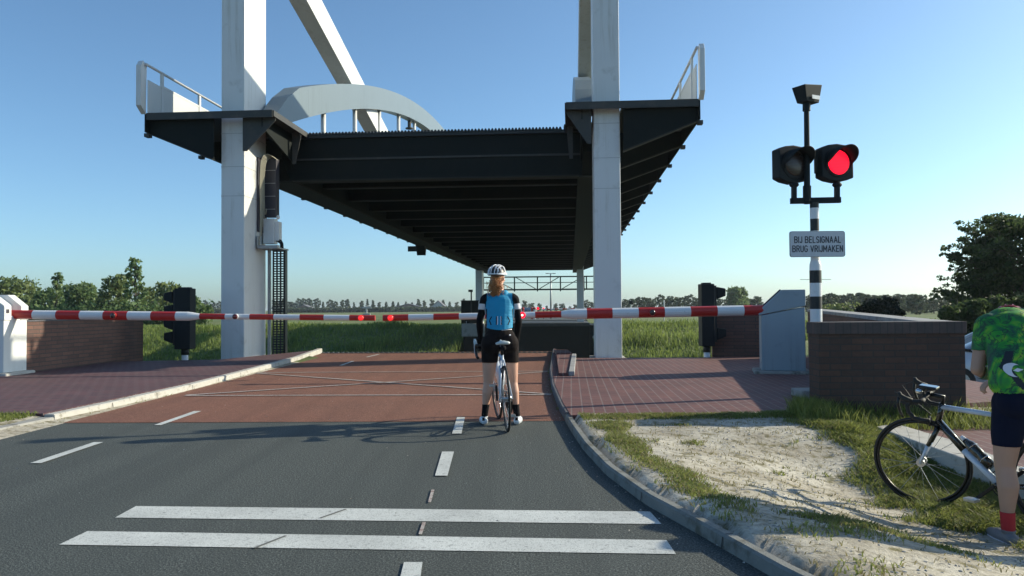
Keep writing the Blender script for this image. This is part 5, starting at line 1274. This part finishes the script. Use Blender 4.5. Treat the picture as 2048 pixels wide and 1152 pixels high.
        for u in (.3, .75): ring(mb, a.lerp(b_, u), d_, .038, .003, 18, 5)
        mb.build('bottle_cage', M['chrome'], t)
        mb = MB(); mb.box((-.045, -.05, -.008), (.075, .05, .012)); mt = Matrix.Translation(ST(clamp + Vector((-.02, 0, .05)))) @ Matrix.Rotation(steer, 4, 'Z') @ Matrix.Rotation(R(-8), 4, 'Y'); mb.xf(mt).build('phone', M['car_glass'], t, bevel=.006)
        mb = MB(); mb.ell(ST(clamp + Vector((.05, .05, .035))), (.03, .02, .02)); mb.build('front_light', M['chrome'], t, smooth=True)
        mb = MB(); mb.box(ST(clamp + Vector((.0, -.08, .02))) - Vector((.02, .02, .015)), ST(clamp + Vector((.0, -.08, .02))) + Vector((.03, .02, .02))); mb.build('bike_computer', M['black_metal'], t, bevel=.005)
    else:
        a = bb.lerp(seat_t, .35) + Vector((.055, 0, 0)); b_ = bb.lerp(seat_t, .75) + Vector((.055, 0, 0))
        mb = MB(); mb.tube([a, b_], .034, 12); mb.build('bottle', M['white_cloth'], t, smooth=True)
        mb = MB(); mb.ell(sp_ + Vector((-.115, 0, -.02)), (.035, .03, .028)); mb.build('saddle_bag', M['black_cloth'], t, smooth=True)
    return t
b1r = Vector((-.055, 8.07, 0)); b1f = Vector((-.165, 9.05, 0)); hd1 = math.atan2(b1f.y - b1r.y, b1f.x - b1r.x)
bicycle(b1r, hd1, R(-2.0), R(4), 'white and pale blue racing bicycle held between the legs of the waiting woman',
        dict(frame='bike_white', accent='bike_white', rim='black_metal', stem='black_metal', hood='saddle_white', lever='white_cloth', saddle='saddle_white', post=.105), crank=R(100))
gzb = -.205
b2f = Vector((3.03, 5.92, gzb)); phi = R(66); b2r = b2f + Vector((.985 * math.cos(phi), -.985 * math.sin(phi), 0)); b2r.z = gzb - .03
hd2 = math.atan2(b2f.y - b2r.y, b2f.x - b2r.x)
bicycle(b2r, hd2, R(-3), R(26), 'black, white and lime racing bicycle in the grass, held by the man in green',
        dict(frame='bike_black', accent='bike_white', rim='black_metal', stem='black_metal', hood='tape', lever='black_metal', saddle='tape', top=1, post=.13), crank=R(-40), extras=True)

# ------------------------------------------------------------------ people
def flesh(mb, name, mat_, parent, voxel=.006, sm=8):
    me = bpy.data.meshes.new('tmp'); me.from_pydata([tuple(p) for p in mb.v], [], mb.f); o = bpy.data.objects.new('tmp', me); C.objects.link(o)
    r = o.modifiers.new('r', 'REMESH'); r.mode = 'VOXEL'; r.voxel_size = voxel
    s_ = o.modifiers.new('s', 'SMOOTH'); s_.factor = .5; s_.iterations = sm
    dg = bpy.context.evaluated_depsgraph_get(); m2 = bpy.data.meshes.new_from_object(o.evaluated_get(dg)); bpy.data.objects.remove(o)
    m2.shade_smooth(); return add_mesh(name, m2, mat_, parent)
def garment(body, name, mats, pred, off, parent, midx=None, wr=0):
    "cloth: the body surface where pred holds, moved outwards; midx picks a material"
    me = body.data; nv = len(me.vertices); co = np.empty(nv * 3); me.vertices.foreach_get('co', co); co = co.reshape(-1, 3)
    no = np.empty(nv * 3); me.vertices.foreach_get('normal', no); no = no.reshape(-1, 3)
    keep = {}; vs = []; fs = []; ms = []
    for p in me.polygons:
        c = p.center
        if not pred(c): continue
        f = []
        for i in p.vertices:
            if i not in keep:
                keep[i] = len(vs); o_ = off(Vector(co[i])) if callable(off) else off
                if wr: o_ += wr * noise.noise(Vector((co[i][0] * 9, co[i][1] * 9, co[i][2] * 14)))
                vs.append(co[i] + no[i] * o_)
            f.append(keep[i])
        fs.append(f); ms.append(midx(c) if midx else 0)
    m2 = bpy.data.meshes.new(name); m2.from_pydata([tuple(v) for v in vs], [], fs)
    o = add_mesh(name, m2, mats, parent); m2.polygons.foreach_set('material_index', ms); m2.shade_smooth()
    sd__ = o.modifiers.new('thick', 'SOLIDIFY'); sd__.thickness = .003; sd__.offset = -1
    return o
def hand(mb, wrist, palm, curl, side, thumb, r=.0088):
    "palm centre to four fingers bending along curl, thumb leaving the side of the palm"
    wrist, palm = Vector(wrist), Vector(palm); d = (palm - wrist).normalized(); curl = Vector(curl).normalized(); side = Vector(side).normalized()
    mb.cap(wrist, .026, palm - d * .02, .024); 
    for k in range(4):
        o = side * ((k - 1.5) * .019); base = palm + o + d * .035; mb.cap(palm + o * .8 - d * .02, .014, base, .0115, 10)
        L = (.034, .038, .036, .028)[k]; p1 = base + (d * .75 + curl * .6).normalized() * L; p2 = p1 + (d * .1 + curl).normalized() * L * .75; p3 = p2 + (curl * .7 - d * .7).normalized() * L * .6
        mb.cap(base, .0105, p1, r, 8); mb.cap(p1, r, p2, r * .95, 8); mb.cap(p2, r * .95, p3, r * .8, 8)
    th_ = Vector(thumb).normalized(); b = palm - d * .015 + th_ * .022; q1 = b + (th_ * .7 + d * .5).normalized() * .034; q2 = q1 + (d * .8 + curl * .5).normalized() * .028
    mb.cap(palm - d * .01, .014, b, .0125, 8); mb.cap(b, .012, q1, .0105, 8); mb.cap(q1, .0105, q2, .0085, 8)
def head(mb, c, M3, s=1.0):
    "skull, jaw, nose, lips, brow and ears; local +y is where the face looks"
    def T(x, y, z): return Vector(c) + M3 @ (Vector((x, y, z)) * s)
    mb.ell(T(0, -.008, .018), (.072 * s, .092 * s, .092 * s), 18, 12, M=M3.to_4x4()); mb.ell(T(0, .03, -.035), (.056 * s, .062 * s, .07 * s), 16, 10, M=M3.to_4x4())
    mb.ell(T(0, .068, -.085), (.026 * s, .022 * s, .02 * s), 10, 8); mb.cap(T(0, .088, .012), .009 * s, T(0, .110, -.022), .012 * s, 8)
    for k in (-1, 1):
        mb.cap(T(k * .016, .084, .022), .011 * s, T(k * .045, .07, .02), .011 * s, 8); mb.ell(T(k * .04, .066, -.02), (.022 * s, .02 * s, .02 * s), 10, 8)
        mb.ell(T(k * .074, -.004, -.008), (.008 * s, .018 * s, .03 * s), 10, 8)
    mb.cap(T(-.018, .092, -.047), .007 * s, T(.018, .092, -.047), .007 * s, 8); mb.cap(T(-.015, .09, -.058), .008 * s, T(.015, .09, -.058), .008 * s, 8)
def eyes(c, M3, parent, s=1.0):
    for k in (-1, 1):
        p = Vector(c) + M3 @ (Vector((k * .031, .080, .004)) * s); mb = MB(); mb.ell(p, .0125 * s, 12, 8); e = mb.build('eye', M['white_cloth'], parent, smooth=True)
        q_ = Vector(c) + M3 @ (Vector((k * .031, .090, .004)) * s); mb = MB(); mb.ell(q_, .0055 * s, 10, 6); mb.build('iris', M['panel_dark'], e, smooth=True)
def helmet(c, M3, parent, mw, mk, s=1.0, stripes=True):
    mb = MB(); c = Vector(c); n, k = 32, 14; 
    T = lambda p: c + M3 @ (Vector(p) * s)
    def surf(th, ph, off=0):   # th around, ph from top
        x, y, z = math.sin(ph) * math.cos(th), math.sin(ph) * math.sin(th), math.cos(ph)
        return T((x * (.096 + off), y * (.128 + off) - .01 - .014 * max(0, -y) * 0, .005 + z * (.104 + off)))
    rows = [[surf(2 * math.pi * j / n, .05 + 1.62 * i / k) for j in range(n)] for i in range(k + 1)]
    for r_w in rows: mb.v += r_w
    for i in range(k):
        for j in range(n): mb.f.append((i * n + j, i * n + (j + 1) % n, (i + 1) * n + (j + 1) % n, (i + 1) * n + j)); mb.m.append(0)
    mb.f.append(tuple(range(n))); mb.m.append(0)
    h = mb.build('helmet', M[mk], parent, smooth=True); sl_ = h.modifiers.new('t', 'SOLIDIFY'); sl_.thickness = .012; sl_.offset = -1
    # raised shell ribs running front to back, and cross pieces: the gaps are the vents
    mb = MB()
    def rib(fn, w, m=0, n_=14):
        pts = [fn(i / n_) for i in range(n_ + 1)]
        for i in range(n_):
            a, b = pts[i], pts[i + 1]; u = (b - a).normalized(); out = ((a + b) / 2 - c).normalized(); sd2 = u.cross(out).normalized() * w * math.sin(math.pi * min(1, max(.15, (i + .5) / n_)))
            mb.add([a - sd2, a + sd2, b + sd2, b - sd2, a - sd2 + out * .008, a + sd2 + out * .008, b + sd2 + out * .008, b - sd2 + out * .008], [(4, 5, 6, 7), (0, 1, 5, 4), (2, 3, 7, 6), (1, 2, 6, 5), (3, 0, 4, 7)], m)
    for x in (-.062, -.024, .024, .062):
        def fn(u, x=x):
            a = lerp(-1.45, 1.35, u); zz = math.cos(a); yy = math.sin(a); xx = x / .096 * (1 - .15 * abs(yy)); l = math.sqrt(xx * xx + yy * yy + zz * zz); xx, yy, zz = xx / l, yy / l, zz / l
            return T((xx * .1, yy * .132 - .01, .005 + zz * .108))
        rib(fn, .0085)
    for y0_ in (-.85, -.35, .2):
        for sg in (-1, 1):
            def fn(u, y0_=y0_, sg=sg):
                a = lerp(.15, 1.35, u) * sg; yy = y0_ - .35 * u; zz = math.cos(a); xx = math.sin(a); l = math.sqrt(xx * xx + yy * yy + zz * zz)
                return T((xx / l * .1, yy / l * .132 - .01, .005 + zz / l * .108))
            rib(fn, .006, n_=9)
    for sg in (-1, 1):
        def fn(u, sg=sg):
            th = lerp(-1.57, 1.2 if sg > 0 else -4.3, u); return surf(th, 1.5, .003)
        rib(fn, .011, n_=16)
    mb.build('helmet_shell', M[mw], h)
    return h
# --- woman waiting astride her bicycle
wm = empty('person', Vector((-.135, 8.6, 0)), 0, 'woman in turquoise cycling jersey and black shorts standing astride a white bicycle, seen from behind', 'person')
mb = MB()
mb.ell((.0, .0, .93), (.165, .115, .12)); mb.ell((-.088, -.045, .865), (.104, .1, .11)); mb.ell((.092, -.045, .865), (.108, .102, .11))
for k_ in range(12):
    u_ = k_ / 11; mb.ell((0, lerp(.01, .062, u_), lerp(.98, 1.31, u_)), (lerp(.135, .150, u_) - .012 * math.sin(math.pi * min(1, u_ * 1.7)), lerp(.098, .094, u_), .085))
mb.cap((-.135, .065, 1.35), .05, (.135, .065, 1.35), .05); mb.cap((-.04, .07, 1.385), .055, (.04, .07, 1.385), .055)
HC = Vector((-.02, .115, 1.575)); HM = Matrix.Rotation(R(-22), 3, 'Z') @ Matrix.Rotation(R(-4), 3, 'X')
mb.cap((0, .075, 1.39), .053, (-.012, .10, 1.50), .05); head(mb, HC, HM, .98)
for s_, el, wr_, pl in ((-1, (-.222, .15, 1.11), (-.222, .335, .925), (-.222, .385, .885)), (1, (.205, .15, 1.11), (.185, .335, .925), (.175, .385, .885))):
    sh = Vector((s_ * .158, .065, 1.338)); mb.cap(sh, .046, el, .033); mb.cap(el, .034, Vector(el).lerp(Vector(wr_), .35), .036); mb.cap(Vector(el).lerp(Vector(wr_), .35), .036, wr_, .025)
    hand(mb, wr_, pl, (0, .1, -1), (1, 0, 0), (-s_, 0, .1))
for s_, kn, an in ((-1, (-.125, .015, .455), (-.168, .0, .095)), (1, (.135, .015, .455), (.178, -.01, .095))):
    hp = Vector((s_ * .1, 0, .86)); mb.cap(hp, .1, Vector(hp).lerp(Vector(kn), .45), .082); mb.cap(Vector(hp).lerp(Vector(kn), .45), .082, kn, .055)
    ca = Vector(kn).lerp(Vector(an), .30) + Vector((0, -.012, 0)); mb.cap(kn, .052, ca, .055); mb.cap(ca, .055, Vector(kn).lerp(Vector(an), .72), .036); mb.cap(Vector(kn).lerp(Vector(an), .72), .036, an, .032)
    hx = an[0]; mb.cap((hx, -.045, .042), .032, (hx + s_ * .02, .09, .04), .036); mb.cap((hx + s_ * .02, .09, .038), .036, (hx + s_ * .028, .165, .03), .028)
body = flesh(mb, 'body', M['skin_w'], wm, .0058, 7)
sleeve_z = 1.215
def is_arm(c): return abs(c.x) > .168 + .0 * c.z and c.z < 1.36 or (c.y > .18 and c.z < 1.15)
def hem(c): return 1.035 - .03 * (c.y < 0) * math.cos(c.x * 12)
J = lambda c: c.z > hem(c) and c.z < 1.43 and (not (abs(c.x) > .165 and c.z < 1.235) and not (c.y > .16 and c.z < 1.22 and abs(c.x) > .14))
def jm(c):
    if abs(c.x) > .158 and c.z < 1.295: return 2          # white sleeve ends
    if abs(c.x) > .135 + .25 * max(0, 1.345 - c.z): 
        return 1 if c.z < 1.5 else 0
    if abs(c.x) > .128 and c.z < 1.24 and c.y < .03: return 1
    if c.y < .02 and 1.065 < c.z < 1.155:
        if abs(abs(c.x) - .098 + abs(c.z - 1.11) * .35) < .0055: return 1
        if .012 < abs(c.x + .005) < .02 or abs(c.x - .02) < .004 and 0: return 2
        if abs(abs(c.x + .005) - .028) < .0055: return 1
    return 0
garment(body, 'jersey', [M['jersey_blue'], M['black_cloth'], M['white_cloth']], J, lambda p: .009 + .006 * sst(1.2, 1.05, p.z) if p.z < 1.2 else .009, wm, jm, wr=.004)
garment(body, 'shorts', [M['shorts_cloth'], M['white_cloth']], lambda c: .665 < c.z < hem(c) + .05 and not (c.z < 1.1 and abs(c.x) > .2 and c.y > .1) and c.y < .17, .005, wm, lambda c: 1 if (abs(c.z - (1.005 + .1 * abs(c.x))) < .004 and .02 < c.x < .13 and c.y < 0) or (c.x - .11) ** 2 + (c.z - .955) ** 2 < .00006 and c.y < 0 else 0, wr=.002)
for s_ in (-1, 1):
    garment(body, 'arm_warmer', M['black_cloth'], lambda c, s_=s_: c.x * s_ > .125 and .90 < c.z < 1.25 and (c.x * s_ > .155 or c.y > .14) and (c.z > 1.1 or c.y > .1), .004, wm)
    garment(body, 'glove', M['black_cloth'], lambda c, s_=s_: c.x * s_ > .1 and c.y > .29 and c.z < .93 and c.z > .78, .0025, wm)
    garment(body, 'sock', M['black_cloth'], lambda c, s_=s_: c.x * s_ > 0 and .07 < c.z < .215, .003, wm)
    sh_ = garment(body, 'shoe', [M['shoe_white'], M['black_cloth']], lambda c, s_=s_: c.x * s_ > 0 and c.z < .088, .007, wm, lambda c, s_=s_: 1 if (c.z < .012 or (c.y < -.02 and .05 < c.z < .075 and abs(abs(c.x) - .175) < .012)) else 0)
eyes(HC, HM, wm, .98)
helmet(HC + Vector((0, -.005, .03)), HM @ Matrix.Rotation(R(6), 3, 'X'), wm, 'hel_white', 'hel_black', .98)
# curly pony tail: many small coils
mb = MB(); r2 = random.Random(5)
for k in range(420):
    u = r2.random() ** .8; cx = HC + Vector((r2.gauss(-.022, .026 + .012 * math.sin(math.pi * u)), -.095 - .02 * math.sin(math.pi * u) + r2.gauss(0, .018), -.005 - .165 * u + r2.gauss(0, .012)))
    L = r2.uniform(.03, .06); rr_ = r2.uniform(.006, .011); ph = r2.uniform(0, 6.3); dx_ = r2.gauss(0, .25)
    mb.tube([cx + Vector((rr_ * math.cos(ph + q * 1.5) + dx_ * L * q / 6, rr_ * math.sin(ph + q * 1.5), -L * q / 6)) for q in range(7)], [.0018, .0026, .003, .003, .0028, .002, .001], 4)
for k in range(160):
    a = r2.uniform(-2.9, -.2); p0_ = HC + HM @ Vector((.076 * math.cos(a), -.01 + .09 * math.sin(a), .005)); p1_ = HC + Vector((-.02, -.1, -.02))
    mb.tube([p0_, p0_.lerp(p1_, .4) + (p0_ - HC).normalized() * .012, p1_], .0035, 4)
mb.build('hair', M['hair'], wm, smooth=True)
# --- man in green, bent forward beside / astride his bicycle
gm = empty('person', Vector((3.24, 5.07, -.255)), 0, 'man in green patterned cycling jersey and navy shorts, bent forward at the right edge', 'person')
mb = MB(); 
mb.ell((-.03, -.02, .945), (.165, .125, .12)); mb.ell((-.115, -.06, .885), (.098, .1, .11)); mb.ell((.055, -.06, .885), (.1, .1, .11))
for k_ in range(12):
    u_ = k_ / 11; mb.ell((lerp(-.035, .06, u_), lerp(.0, .20, u_ ** 1.3), lerp(1.0, 1.345, u_)), (lerp(.180, .195, u_), lerp(.125, .125, u_), .11)); mb.ell((.07, .24, 1.385), (.16, .11, .09))
mb.cap((-.09, .22, 1.37), .062, (.23, .22, 1.37), .062)
GC = Vector((.22, .50, 1.34)); GM = Matrix.Rotation(R(-30), 3, 'Z') @ Matrix.Rotation(R(-60), 3, 'X')
mb.cap((.08, .27, 1.41), .06, (.17, .40, 1.38), .056); head(mb, GC, GM, 1.02)
el = Vector((-.185, .20, 1.075)); wr_ = Vector((.04, .40, 1.0)); mb.cap((-.115, .22, 1.365), .056, el, .042); mb.cap(el, .043, el.lerp(wr_, .4), .042); mb.cap(el.lerp(wr_, .4), .042, wr_, .03); hand(mb, wr_, wr_ + Vector((.06, .03, -.03)), (.2, .1, -1), (0, 1, 0), (-.2, -1, .3))
el = Vector((.33, .28, 1.10)); wr_ = Vector((.12, .42, 1.0)); mb.cap((.255, .22, 1.365), .056, el, .042); mb.cap(el, .043, wr_, .03); hand(mb, wr_, wr_ + Vector((-.06, .03, -.03)), (-.2, .1, -1), (0, 1, 0), (.2, -1, .3))
for hp, kn, an in (((-.11, -.02, .88), (-.155, -.02, .49), (-.165, -.06, .10)), ((.06, 0, .88), (.2, .04, .49), (.245, .02, .10))):
    hp, kn, an = Vector(hp), Vector(kn), Vector(an); mb.cap(hp, .1, hp.lerp(kn, .45), .088); mb.cap(hp.lerp(kn, .45), .088, kn, .060)
    ca = kn.lerp(an, .32) + Vector((.004, -.018, 0)); mb.cap(kn, .057, ca, .062); mb.cap(ca, .062, kn.lerp(an, .72), .040); mb.cap(kn.lerp(an, .72), .040, an, .036)
    mb.cap(an + Vector((0, -.045, -.058)), .036, an + Vector((.0, .09, -.06)), .04); mb.cap(an + Vector((.0, .09, -.062)), .04, an + Vector((.0, .18, -.07)), .03)
gb = flesh(mb, 'body', M['skin_m'], gm, .0068, 7)
def gj(c):
    if c.z < .965 + .02 * math.sin(c.x * 9): return False
    if c.z > 1.47 or (c.y > .33 and c.z > 1.3): return False
    out = c.x < -.148 or c.x > .285
    if c.x < -.15 and c.z < 1.2 and c.y > .13: return False
    if (c.y > .30 and c.z < 1.22) : return False
    if c.x < -.20 and 1.0 < c.z < 1.2 and c.y > .08: return False
    if c.x > .285 and c.z < 1.19: return False
    if c.y > .26 and c.z < 1.12: return False
    return True
def gjm(c):
    if c.y < .1 and .97 < c.z < 1.2 and abs(abs(c.x + .0) - .155 + .55 * abs(c.z - 1.1)) < .02: return 1
    return 0
gj_ = garment(gb, 'jersey', [M['jersey_green'], M['banner_cyan']], gj, .010, gm, gjm, wr=.003)
garment(gb, 'shorts', M['navy_cloth'], lambda c: .615 < c.z < 1.0 and c.y < .17, .006, gm, wr=.003)
for s_ in (0, 1):
    garment(gb, 'sock', M['red_cloth'], lambda c, s_=s_: (c.x > .05) == bool(s_) and .09 < c.z < .205, .004, gm)
    garment(gb, 'shoe', [M['shoe_grey'], M['white_cloth']], lambda c, s_=s_: (c.x > .05) == bool(s_) and c.z < .10, .008, gm, lambda c: 1 if .02 < c.z < .03 else 0)
eyes(GC, GM, gm, 1.02)
helmet(GC + GM @ Vector((0, -.005, .03)), GM, gm, 'hel_red', 'hel_black', 1.0)
# emblem on the back: a white swirl, laid on the cloth
def on_back(x, z, lift=.004):
    best = None; 
    ok, loc_, nrm_, _ = gj_.ray_cast(Vector((x, -1, z)), Vector((0, 1, 0)))
    return (loc_ + nrm_ * lift) if ok else Vector((x, -.1, z))
mb = MB(); n = 22; out_ = []; in_ = []
cx_, cz_ = -.125, 1.09
for i in range(n + 1):
    u = i / n; a = lerp(R(50), R(275), u); ro = .042; ri = .042 - .026 * math.sin(math.pi * min(1, u * .95 + .05)) 
    out_.append(on_back(cx_ + ro * math.cos(a) * 1.05, cz_ + ro * math.sin(a))); in_.append(on_back(cx_ + .008 + ri * math.cos(a), cz_ + ri * math.sin(a)))
mb.v = out_ + in_
for i in range(n): mb.f.append((i, i + 1, n + 2 + i, n + 1 + i)); mb.m.append(0)
k = len(mb.v); mb.v += [on_back(cx_ + .02, cz_ + .012), on_back(cx_ + .05, cz_ + .004), on_back(cx_ + .018, cz_ - .012), on_back(cx_ - .005, cz_ - .004)]; mb.f.append((k, k + 1, k + 2, k + 3)); mb.m.append(0)
mb.build('emblem', M['white_cloth'], gj_, fix=False)

# a person added just outside the right edge, only to throw a shadow into the picture
def copy_person(src, loc, rz, label, swap):
    r = src.copy(); C.objects.link(r); r.location = loc; r.rotation_euler = (0, 0, rz); r['label'] = label
    for ch in list(src.children):
        c_ = ch.copy(); C.objects.link(c_); c_.parent = r
        if ch.name.startswith('jersey'): c_.data = ch.data.copy(); c_.data.materials[0] = M[swap]
        for g in ch.children: d_ = g.copy(); C.objects.link(d_); d_.parent = c_
    return r
copy_person(gm, Vector((3.95, 4.9, -.17)), R(20), 'unseen person in a blue jersey, added beyond the right edge for the shadow', 'jersey_blue').scale = (1.12, 1.12, 1.14)
# small litter on the asphalt: petals, chips and grit
mb = MB()
for _ in range(260):
    y = rnd.uniform(3.4, 16); x = rnd.uniform(xl2(y) + .1, xk2(y) - .05); a = rnd.uniform(0, 3); r_ = rnd.uniform(.004, .012)
    if rnd.random() < .5: x = xk2(y) - abs(rnd.gauss(0, .12)) - .02
    c_, s_ = math.cos(a) * r_, math.sin(a) * r_; mb.add([(x - c_, y - s_, .0165), (x + s_ * .6, y - c_ * .6, .022), (x + c_, y + s_, .0165), (x - s_ * .6, y + c_ * .6, .019)], [(0, 1, 2, 3)])
tag(mb.build('grit', M['kerb_pale'], fix=False), 'pale petals and grit scattered on the road', kind='stuff')
# ------------------------------------------------------------------ the air between here and the far trees
hz = MB(); hz.box((-4300, -90, -5.6), (4300, 8300, 17.5)); hzm = bpy.data.materials.new('thin haze'); hzm.use_nodes = True; ht = hzm.node_tree
for n_ in list(ht.nodes):
    if n_.type != 'OUTPUT_MATERIAL': ht.nodes.remove(n_)
pv = ht.nodes.new('ShaderNodeVolumePrincipled'); pv.inputs['Color'].default_value = (.80, .88, .95, 1); pv.inputs['Density'].default_value = .00022; pv.inputs['Anisotropy'].default_value = .3
ht.links.new(pv.outputs[0], [n_ for n_ in ht.nodes if n_.type == 'OUTPUT_MATERIAL'][0].inputs['Volume'])
tag(hz.build('haze', hzm), 'thin pale summer haze over the fields', kind='stuff')
